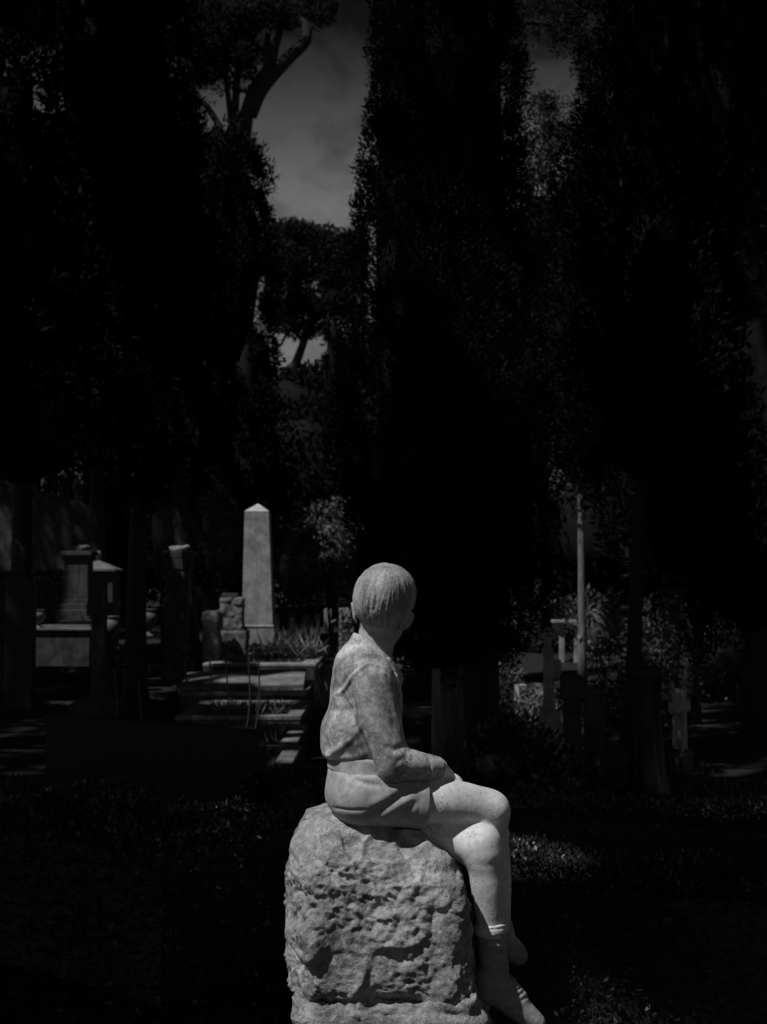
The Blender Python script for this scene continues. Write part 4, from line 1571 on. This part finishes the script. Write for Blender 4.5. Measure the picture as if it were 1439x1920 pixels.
ps = thing('capped_stele', 'dark square stele with a rolled stone cap', 'gravestone', (X(1073, d), d + .1, G(X(1073, d), d)))
mesh('shaft', *pbox(1058, 1089, 1311, 1425, d, .15, tx=.97), 'old_stone', ps, bevel=.008)
mesh('cap', *join(pbox(1054, 1093, 1266, 1312, d - .01, .19),), 'old_stone', ps, bevel=.02)
mesh('scroll', *lathe((X(1088, d), d + .08, Z(1300, d)), [(.02, -.04), (.042, -.03), (.045, .02), (.03, .05), (.004, .06)], 14), 'old_stone', ps, smooth=True)
d = 9.4
rs = thing('narrow_stele', 'narrow dark stele with a rounded top on a small stepped foot', 'gravestone', (X(1115, d), d + .1, G(X(1115, d), d)))
mesh('slab', *turn(arch(1101, 1130, 1292, 1484, d, .13, .5), np.array([X(1115, d), d + .06, 0]), .35), 'dark_stone', rs, bevel=.008)
mesh('foot', *join(pbox(1101, 1142, 1478, 1487, d - .04, .2), pbox(1096, 1148, 1486.5, 1510, d - .07, .26)), 'old_stone', rs, bevel=.006)
d = 9.2
x0 = X(1216, d)
V, F = lathe((x0, d + .12, 0), [(.17, -.05), (.155, .06), (.125, .2), (.105, .4), (.10, .6), (.105, .8), (.12, .9), (.125, .95), (.10, .965)], 40)
a_ = np.arctan2(V[:, 1] - d - .12, V[:, 0] - x0)
V[:, :2] += (V[:, :2] - [x0, d + .12]) * (.09 * np.sin(a_ * 9 + V[:, 2] * 3) + .08 * np.sin(a_ * 4 + V[:, 2] * 5))[:, None]
tag(mesh('draped_column', V, F, 'granite', smooth=True), 'broad dark grave column with drapery folds flaring at the foot', 'monument')
d = 10.8
sc_ = thing('stone_cross', 'short pale weathered stone cross with stubby rounded arms on a stepped foot', 'cross', (X(1276, d), d + .08, G(X(1276, d), d)))
def rnd(cx0, cz0, r, z_low, n=10):
    return [(cx0 - r, z_low), (cx0 + r, z_low)] + [(cx0 + r * math.cos(q), cz0 + r * math.sin(q)) for q in np.linspace(0, math.pi, n)]
xs = X(1274, d)
hw = .037
outl = [(xs - hw * 1.25, Z(1406, d)), (xs + hw * 1.25, Z(1406, d)), (xs + hw, Z(1338, d)), (xs + .06, Z(1334, d)), (xs + .115, Z(1338, d)), (xs + .125, Z(1326, d)), (xs + .115, Z(1314, d)),
        (xs + .06, Z(1319, d)), (xs + hw, Z(1313, d)), (xs + hw * 1.15, Z(1298, d)), (xs + hw * .6, Z(1292, d)), (xs - hw * .6, Z(1292, d)), (xs - hw * 1.15, Z(1298, d)), (xs - hw, Z(1313, d)),
        (xs - .06, Z(1319, d)), (xs - .115, Z(1314, d)), (xs - .125, Z(1326, d)), (xs - .115, Z(1338, d)), (xs - .06, Z(1334, d)), (xs - hw, Z(1338, d))]
mesh('cross_body', *turn(prism(outl, d - .01, d + .095), np.array([xs, d + .04, 0]), .95), 'grey_marble', sc_, bevel=.012)
mesh('foot', *turn(join(box(xs, d + .04, Z(1412, d), Z(1405.5, d), .16, .13), box(xs, d + .04, G(xs, d) - .08, Z(1412, d), .18, .15)), np.array([xs, d + .04, 0]), .85), 'dark_stone', sc_, bevel=.006)
d = 22.0
tb = thing('table_grave', 'pale flat slab on posts far back between the column and the slender trunk', 'grave', (X(1060, d), d + .2, G(X(1060, d), d)))
mesh('slab', *pbox(1038, 1086, 1163, 1168, d, .4), 'grey_marble', tb, bevel=.006)
mesh('support', *pbox(1050, 1058, 1168, 1260, d + .1, .15), 'grey_marble', tb, bevel=.006)
mesh('support', *pbox(1077, 1085, 1168, 1260, d + .1, .15), 'grey_marble', tb, bevel=.006)
d = 11.3
lt = thing('low_step_tomb', 'low dark stepped slab between the narrow stele and the draped column', 'tomb', (X(1155, d), d + .2, G(X(1155, d), d)))
mesh('upper_slab', *pbox(1130, 1176, 1403, 1410, d + .1, .4), 'old_stone', lt, bevel=.006)
mesh('lower_slab', *pbox(1126, 1180, 1409.5, 1440, d, .6), 'old_stone', lt, bevel=.006)
d = 12.5
lt = thing('book_tomb', 'small dark block tomb with a sloped slab in front, seen past the boy chest', 'tomb', (X(765, d), d + .2, G(X(765, d), d)))
mesh('block', *pbox(744, 780, 1345, 1366, d + .2, .3), 'old_stone', lt, bevel=.01)
mesh('block_top', *pbox(742, 782, 1333, 1345, d + .18, .34), 'kerb_stone', lt, bevel=.006)
mesh('slab', *turn(box(X(765, d), d - .25, Z(1392, d), Z(1385, d), .26, .6), np.array([X(765, d), d - .25, Z(1392, d)]), 0, .1), 'old_stone', lt, bevel=.006)
mesh('slab_kerb', *pbox(740, 790, 1393, 1430, d - .55, 1.0), 'dark_stone', lt, bevel=.008)
d = 24.0
bp_ = thing('panelled_pillar', 'pale panelled grave pillar far back behind the boy ear', 'monument', (X(650, d), d + .2, G(X(650, d), d)))
mesh('shaft', *pbox(636, 664, 1140, 1230, d, .3), 'grey_marble', bp_, bevel=.01)
mesh('panel', *pbox(641, 660, 1166, 1176, d - .015, .03), 'dark_stone', bp_)
mesh('panel', *pbox(641, 660, 1184, 1200, d - .015, .03), 'dark_stone', bp_)
for k, (px, pt, pb, d, w) in enumerate(((520, 1150, 1175, 27, 9), (548, 1158, 1190, 26, 10), (575, 1152, 1185, 28, 12), (596, 1150, 1180, 27, 9), (615, 1140, 1170, 29, 14), (745, 1278, 1310, 20, 14), (1240, 1180, 1260, 17, 12), (1305, 1265, 1290, 15, 10))):
    tag(mesh('far_headstone', *arch(px - w / 2, px + w / 2, pt, pb + 40, d, .1), 'grey_marble', bevel=.008),
        'tiny far grey headstone glimpsed through the shrubs', 'gravestone', 'far headstones among the shrubs')

# ------------------------------------------------------------------ trees
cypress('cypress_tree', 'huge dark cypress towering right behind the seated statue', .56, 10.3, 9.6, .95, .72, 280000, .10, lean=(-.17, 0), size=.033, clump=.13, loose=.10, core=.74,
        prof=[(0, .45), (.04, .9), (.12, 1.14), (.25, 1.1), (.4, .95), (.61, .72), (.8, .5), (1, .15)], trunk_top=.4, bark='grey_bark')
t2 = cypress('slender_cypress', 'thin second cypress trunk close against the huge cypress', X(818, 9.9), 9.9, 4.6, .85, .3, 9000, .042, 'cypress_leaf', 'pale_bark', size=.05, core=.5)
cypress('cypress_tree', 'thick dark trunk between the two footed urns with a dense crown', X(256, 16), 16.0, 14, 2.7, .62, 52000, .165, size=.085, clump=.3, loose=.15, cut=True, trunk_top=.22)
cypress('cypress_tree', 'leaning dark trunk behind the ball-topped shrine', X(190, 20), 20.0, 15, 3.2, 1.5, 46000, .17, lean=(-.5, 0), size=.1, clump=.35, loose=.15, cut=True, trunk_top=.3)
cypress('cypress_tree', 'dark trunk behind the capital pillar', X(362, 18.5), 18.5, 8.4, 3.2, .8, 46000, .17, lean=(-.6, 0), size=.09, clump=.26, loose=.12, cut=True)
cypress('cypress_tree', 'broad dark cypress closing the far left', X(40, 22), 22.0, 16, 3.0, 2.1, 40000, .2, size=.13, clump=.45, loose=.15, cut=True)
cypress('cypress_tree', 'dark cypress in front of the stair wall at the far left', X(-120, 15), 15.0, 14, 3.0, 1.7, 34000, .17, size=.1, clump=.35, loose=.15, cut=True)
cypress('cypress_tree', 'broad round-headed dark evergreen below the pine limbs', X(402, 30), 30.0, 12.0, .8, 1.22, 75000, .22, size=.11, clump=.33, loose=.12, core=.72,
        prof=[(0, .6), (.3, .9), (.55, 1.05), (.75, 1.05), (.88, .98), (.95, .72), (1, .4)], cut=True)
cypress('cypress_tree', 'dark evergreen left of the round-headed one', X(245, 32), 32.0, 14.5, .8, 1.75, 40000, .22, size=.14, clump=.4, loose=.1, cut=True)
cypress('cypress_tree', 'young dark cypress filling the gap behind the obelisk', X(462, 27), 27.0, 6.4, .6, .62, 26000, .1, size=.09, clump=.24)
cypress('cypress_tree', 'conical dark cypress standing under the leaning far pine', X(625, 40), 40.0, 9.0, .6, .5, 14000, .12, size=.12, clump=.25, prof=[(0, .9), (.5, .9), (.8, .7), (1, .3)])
# the two slender trunks on the right
ta = cypress('slender_cypress', 'slender pale straight trunk with a loose crown right of the column monument', X(1091, 17), 17.0, 7.4, 2.9, .8, 40000, .056, 'cypress_leaf', 'pale_bark', size=.075, clump=.32, loose=.3, core=.5, trunk_top=.85)
mesh('tag_plate', *pbox(1082, 1089, 1191, 1197, 16.93, .012), 'plate', ta)
tb_ = cypress('slender_cypress', 'taller slender trunk with a fixed board right of the pale straight one', X(1178, 12.5), 12.5, 6.6, 2.6, .72, 44000, .08, 'cypress_leaf', 'bark', lean=(.35, 0), size=.06, clump=.28, loose=.3, core=.5, trunk_top=.85)
mesh('tag_plate', *pbox(1162, 1170, 1201, 1207, 12.40, .012), 'plate', tb_)
bb = mesh('bird_board', *pbox(1174, 1181, 1029, 1045, 12.38, .03), 'grey_marble', tb_)
cypress('cypress_tree', 'loose dark cypress behind the draped column', X(1290, 14.5), 14.5, 12, 1.6, 1.15, 60000, .1, size=.07, clump=.3, loose=.25)
cypress('cypress_tree', 'dense dark tree at the far right', X(1420, 13), 13.0, 12, 1.0, 1.3, 60000, .14, size=.07, clump=.35, loose=.15)
cypress('cypress_tree', 'tall dark backdrop cypress behind the slender trunks', X(1240, 27), 27.0, 13.3, 1.0, 1.4, 34000, .2, size=.16, clump=.45, loose=.2, core=.75)
cypress('cypress_tree', 'tall dark backdrop cypress behind the loose one', X(1350, 25), 25.0, 16, 1.0, 1.9, 34000, .2, size=.16, clump=.45, loose=.15, core=.75)
cypress('cypress_tree', 'dark backdrop cypress hidden behind the huge cypress', X(880, 26), 26.0, 10, 1.2, 1.3, 26000, .2, size=.16, clump=.45)
cypress('cypress_tree', 'dark backdrop cypress between the huge cypress and the pale straight trunk', X(1010, 24), 24.0, 8.6, 3.9, .75, 18000, .1, size=.14, clump=.35, loose=.2, core=.5)


def pine(name, label, trunk, limbs, clump_list, per, size, flat=.6, r0=.3, group=None, mat='pine_leaf', cut=False):
    base = np.array(trunk[0], float)
    t = thing(name, label, 'tree', base, group)
    p = smoothpath(trunk, 5)
    mesh('trunk', *tube(p, np.linspace(r0, r0 * .55, len(p)), 10), 'bark', t, smooth=True)
    for lb, ra in limbs:
        q = smoothpath(lb, 5)
        if cut and not tunnel_keep(q, .1).all():
            continue
        mesh('limb', *tube(q, np.linspace(ra, ra * .5, len(q)), 8), 'bark', t, smooth=True)
    C = np.array([c for c, r in clump_list])
    R_ = np.array([r for c, r in clump_list])
    V, F = clumps(C, R_, per, size, up=.6, flat=flat, asp=.4, cut=cut)
    mesh('crown', V, F, mat, t)
    return t


# umbrella pine whose bare limbs stand against the sky, upper left
d = 40.0
cl_ = []
for px, py, n_, sx, sy in ((420, 60, 26, 60, 50), (330, 60, 26, 70, 70), (520, 22, 14, 50, 16), (590, 20, 10, 25, 22), (395, 125, 10, 30, 20), (460, 105, 10, 22, 18), (560, 60, 4, 14, 8), (250, 90, 20, 60, 70), (345, 175, 6, 14, 12)):
    for _ in range(n_):
        cl_.append((at(px + sx * RNG.normal() * .6, py + sy * RNG.normal() * .6, d + RNG.normal() * 1.0), .28 + .3 * RNG.random()))
cl_ = [c for c in cl_ if not (470 < project(c[0][None])[0][0] < 700 and project(c[0][None])[1][0] > 48)]
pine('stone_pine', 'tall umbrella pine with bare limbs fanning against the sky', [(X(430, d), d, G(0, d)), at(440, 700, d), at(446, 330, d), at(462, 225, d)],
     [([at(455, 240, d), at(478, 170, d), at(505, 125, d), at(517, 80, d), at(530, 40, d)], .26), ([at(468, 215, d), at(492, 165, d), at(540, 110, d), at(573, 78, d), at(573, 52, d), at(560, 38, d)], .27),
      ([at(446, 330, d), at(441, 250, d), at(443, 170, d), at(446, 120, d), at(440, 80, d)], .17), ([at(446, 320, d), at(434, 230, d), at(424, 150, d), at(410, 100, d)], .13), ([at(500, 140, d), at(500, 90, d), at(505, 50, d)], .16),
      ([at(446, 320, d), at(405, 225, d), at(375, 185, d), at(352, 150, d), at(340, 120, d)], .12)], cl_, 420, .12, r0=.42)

# leaning pine far behind the wall, in the gap
d = 80.0
cl_ = []
for px, py, n_, sx, sy in ((590, 470, 40, 60, 45), (620, 470, 20, 40, 40), (560, 540, 24, 40, 40), (625, 540, 16, 30, 35), (550, 600, 12, 26, 22), (600, 600, 10, 30, 22), (560, 440, 18, 36, 22), (655, 490, 26, 24, 50), (650, 560, 16, 22, 40), (530, 500, 30, 26, 70), (530, 560, 14, 20, 40)):
    for _ in range(n_):
        q = (px + sx * RNG.uniform(-1, 1), py + sy * RNG.uniform(-1, 1))
        if q[1] > 412 + .00 * q[0] + max(0, (q[0] - 590) * .35) + 12:
            cl_.append((at(q[0], q[1], d + RNG.normal() * 1.5), .5 + .5 * RNG.random()))
pine('stone_pine', 'leaning umbrella pine far off in the gap between the cypresses', [(X(520, d), d, G(0, d)), at(535, 740, d), at(556, 680, d), at(575, 628, d)],
     [([at(573, 632, d), at(585, 600, d), at(600, 560, d)], .3), ([at(578, 625, d), at(600, 612, d), at(622, 595, d), at(650, 560, d)], .2), ([at(570, 640, d), at(545, 620, d), at(525, 650, d)], .15), ([at(580, 610, d), at(620, 575, d), at(640, 550, d)], .2)],
     cl_, 260, .24, r0=.42)
for k, (px, py, rx_, rz_) in enumerate(((545, 765, 2.6, 1.9), (600, 780, 2.6, 1.9), (455, 720, 2.2, 4), (680, 720, 2.2, 4), (1040, 920, 5, 3), (572, 735, 1.0, 1.3))):
    c = at(px, py, 70 + k)
    shrub('far_tree', ('round far tree at the foot of the leaning pine', 'low far tree right of the leaning pine', 'far tree left of the leaning pine', 'far tree behind the huge cypress edge', 'far tree low in the right gap', 'small round far tree against the low sky')[k], c, (rx_, 2.5, rz_), 60, 110, .3, 'cypress_leaf', 'tree', core=.8, crad=.6)
# leafy branch overhead, upper right, with sky between
d = 19.0
cl_ = []
for px, py, n_, sx, sy in ((1010, 40, 26, 60, 32), (1090, 60, 26, 45, 50), (1130, 130, 30, 40, 60), (960, 30, 8, 30, 25), (1040, 220, 26, 40, 50), (1010, 300, 20, 35, 60), (1120, 260, 26, 50, 60), (1030, 420, 16, 30, 70), (1065, 165, 10, 22, 30), (1180, 40, 26, 50, 50)):
    for _ in range(n_):
        q = (px + sx * RNG.uniform(-1, 1), py + sy * RNG.uniform(-1, 1))
        if any(((q[0] - hx) / hw_) ** 2 + ((q[1] - hy) / hh_) ** 2 < 1 for hx, hy, hw_, hh_ in ((962, 72, 24, 20), (1008, 148, 40, 36), (1068, 150, 28, 48), (1012, 225, 14, 16), (1030, 390, 12, 18))):
            continue
        cl_.append((at(q[0], q[1], d + RNG.normal() * .5), .10 + .12 * RNG.random()))
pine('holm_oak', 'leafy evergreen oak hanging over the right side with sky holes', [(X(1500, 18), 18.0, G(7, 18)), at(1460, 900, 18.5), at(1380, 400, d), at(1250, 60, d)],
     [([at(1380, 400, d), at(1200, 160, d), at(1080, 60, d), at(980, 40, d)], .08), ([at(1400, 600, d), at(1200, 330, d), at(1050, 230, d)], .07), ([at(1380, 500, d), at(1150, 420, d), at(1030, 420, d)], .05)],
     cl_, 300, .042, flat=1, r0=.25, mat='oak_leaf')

# ------------------------------------------------------------------ shrubs in the middle distance
shrub('laurel_bush', 'leafy laurel bush beside the huge cypress trunk', (X(965, 9.0), 9.1, Z(1450, 9.0)), (.36, .4, .34), 60, 110, .055, 'laurel_leaf', crad=.12, asp=.38, cut=False)
shrub('laurel_bush', 'low laurel bush right of the first one under the column monument', (X(1040, 8.8), 8.9, Z(1475, 8.8)), (.3, .35, .24), 40, 100, .05, 'laurel_leaf', crad=.11, asp=.38)
shrub('sunlit_shrub', 'bright sunlit shrub between the white post stone and the column monument', (X(1008, 15), 15.3, Z(1345, 15)), (.22, .3, .3), 30, 60, .05, 'bright_leaf', crad=.1)  # sunlight put into the paler leaf colour of the sunlit shrubs
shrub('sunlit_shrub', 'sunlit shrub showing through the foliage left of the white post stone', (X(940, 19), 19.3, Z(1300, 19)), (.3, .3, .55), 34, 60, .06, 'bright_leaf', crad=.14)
shrub('laurel_bush', 'dark laurel bush behind the huge cypress trunk', (X(905, 14), 14.3, Z(1330, 14)), (.42, .35, .5), 46, 70, .06, 'laurel_leaf', crad=.16, asp=.38)
shrub('laurel_bush', 'wide dark laurel bush far behind the column monument', (X(1000, 24), 24.3, Z(1190, 24)), (1.0, .5, .75), 70, 70, .09, 'laurel_leaf', crad=.25)
shrub('laurel_bush', 'dark laurel bush behind the draped column', (X(1225, 13.5), 13.8, Z(1310, 13.5)), (.42, .35, .4), 40, 70, .06, 'laurel_leaf', crad=.15)
shrub('laurel_bush', 'dark laurel bush behind the wide camellia', (X(1340, 17), 17.3, Z(1230, 17)), (.7, .4, .7), 50, 70, .07, 'laurel_leaf', crad=.2)
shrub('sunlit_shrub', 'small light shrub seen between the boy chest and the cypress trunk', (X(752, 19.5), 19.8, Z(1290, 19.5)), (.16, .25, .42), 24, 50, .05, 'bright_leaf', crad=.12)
shrub('ivy_mound', 'grey ivy mound right of the capped stele', (X(1130, 14), 14.3, Z(1330, 14)), (.3, .3, .36), 34, 70, .05, 'hedge_leaf', crad=.13)
shrub('camellia_bush', 'camellia bush with glinting leaves between the two slender trunks', (X(1135, 18), 18.3, Z(1180, 18)), (.42, .4, .55), 40, 50, .07, 'camellia_leaf', crad=.16)
shrub('camellia_bush', 'wide camellia bush with speckled leaves behind the stone cross', (X(1280, 15), 15.3, Z(1200, 15)), (.5, .4, .62), 60, 55, .06, 'camellia_leaf', crad=.16)
shrub('tall_shrub', 'tall glinting shrub right of the obelisk', (X(620, 27), 27.3, Z(1040, 27)), (.85, .6, 1.15), 80, 60, .09, 'camellia_leaf', crad=.26)
shrub('tall_shrub', 'dark tall shrub close right of the obelisk', (X(555, 26), 26.3, Z(1060, 26)), (.6, .5, 1.1), 60, 55, .09, 'laurel_leaf', crad=.24)
shrub('tall_shrub', 'feathery shrub left of the obelisk', (X(405, 24), 24.3, Z(1010, 24)), (.45, .4, .95), 50, 50, .09, 'camellia_leaf', crad=.2)
shrub('tall_shrub', 'thin leafy shrub between the thick trunk and the capital pillar', (X(300, 23), 23.3, Z(1000, 23)), (.3, .3, .9), 36, 45, .09, 'camellia_leaf', crad=.16)
shrub('tall_shrub', 'dark shrub behind the boy head', (X(700, 22), 22.3, Z(1120, 22)), (.6, .5, 1.0), 60, 60, .08, 'laurel_leaf', crad=.22)
hedge('far_hedge', 'low hedge behind the broad dark headstone', [(X(-60, 19.4), 19.6), (X(40, 19.4), 19.5), (X(120, 19.4), 19.6)], .6, Z(1080, 19.4) - G(-5, 19.4), 5000, .06)
for k, (px, d, top, w) in enumerate(((60, 36, 930, 3), (220, 37, 900, 3), (380, 36, 880, 2.6), (560, 38, 760, 2.2), (725, 37, 700, 2.2), (440, 37, 700, 1.8), (860, 36, 860, 2.8), (1000, 37, 930, 2.6), (1150, 35, 860, 2.8), (1300, 36, 800, 3), (1440, 35, 800, 3), (-80, 36, 850, 3))):
    zc = Z(top, d)
    c = np.array([X(px, d), d, 1.0 + (zc - 1.0) / 2])
    shrub('backdrop_tree', 'dark bushy evergreen in the row before the old brick wall', c, (w * .75, 1.2, (zc - 1.0) / 2), 70, 80, .2, 'cypress_leaf', 'tree', 'evergreens before the old wall', core=.85, crad=.5)

# ground cover
n = 5000
P = np.stack([RNG.uniform(-2.2, -.05, n), RNG.uniform(4.2, 7.4, n), np.zeros(n)], 1)
P[:, 2] = g(P[:, 0], P[:, 1]) + .004
D = RNG.normal(size=(n, 3))
D[:, 2] *= .25
V, F = leaves(P, D, .03 * (.5 + RNG.random(n)), .014)
tag(mesh('leaf_litter', V, F, 'hedge_leaf'), 'dry leaves and chips scattered on the earth behind the rock', 'leaf litter', kind='stuff')
n = 9000
P = np.stack([RNG.uniform(-1.2, 2.8, n), RNG.uniform(6, 16, n), np.zeros(n)], 1)
P[:, 2] = g(P[:, 0], P[:, 1])
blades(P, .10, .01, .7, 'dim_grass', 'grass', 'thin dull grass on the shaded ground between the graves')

# ------------------------------------------------------------------ unseen pines added overhead to block the sun and shade the place
k = 0
for x, y, h in ((-1.8, -.8, 11), (-6.2, 1.4, 11.6), (-3.8, -2.0, 11.6),  (-13, 25, 14), (-12.5, 31, 14.5), (-4.2, -4.4, 11.5), (.8, 11.4, 13.5), (-3.6, 3.2, 11.5), (-8.8, 1.2, 12), (-4.9, 7.3, 12), (-8.8, 5.2, 12.5), (-6.0, 11.6, 13), (-10.2, 9.6, 13), (-8.2, 15.4, 13.5), (-12.2, 13.6, 13.5), (2.6, 1.2, 11.5), (-11.5, 3.0, 12.5), (-13.5, 18.4, 14), (2.2, -4, 11.5), (-6.0, -3.2, 11.5)):
    cl_ = []
    for _ in range(46):
        a, r = RNG.random() * 6.28, 2.9 * math.sqrt(RNG.random())
        cl_.append((np.array([x + r * math.cos(a), y + r * math.sin(a), G(x, y) + h - .9 + 1.5 * RNG.random() - .1 * r * r * .5]), .75))
    lim = [([(x, y, h - 3.2), (x + 1.0 * math.cos(q), y + 1.0 * math.sin(q), h - 1.8), (x + 2 * math.cos(q), y + 2 * math.sin(q), h - .8)], .1) for q in (0.4, 1.7, 2.9, 4.1, 5.3)]
    pine('stone_pine', ('unseen umbrella pine added to shade the graves and the statue'), [(x, y, G(x, y) - .1), (x + .1, y, h * .5), (x, y, h - 3.0)], lim, cl_, 130, .34, r0=.22, group='unseen umbrella pines added for shade', cut=True)
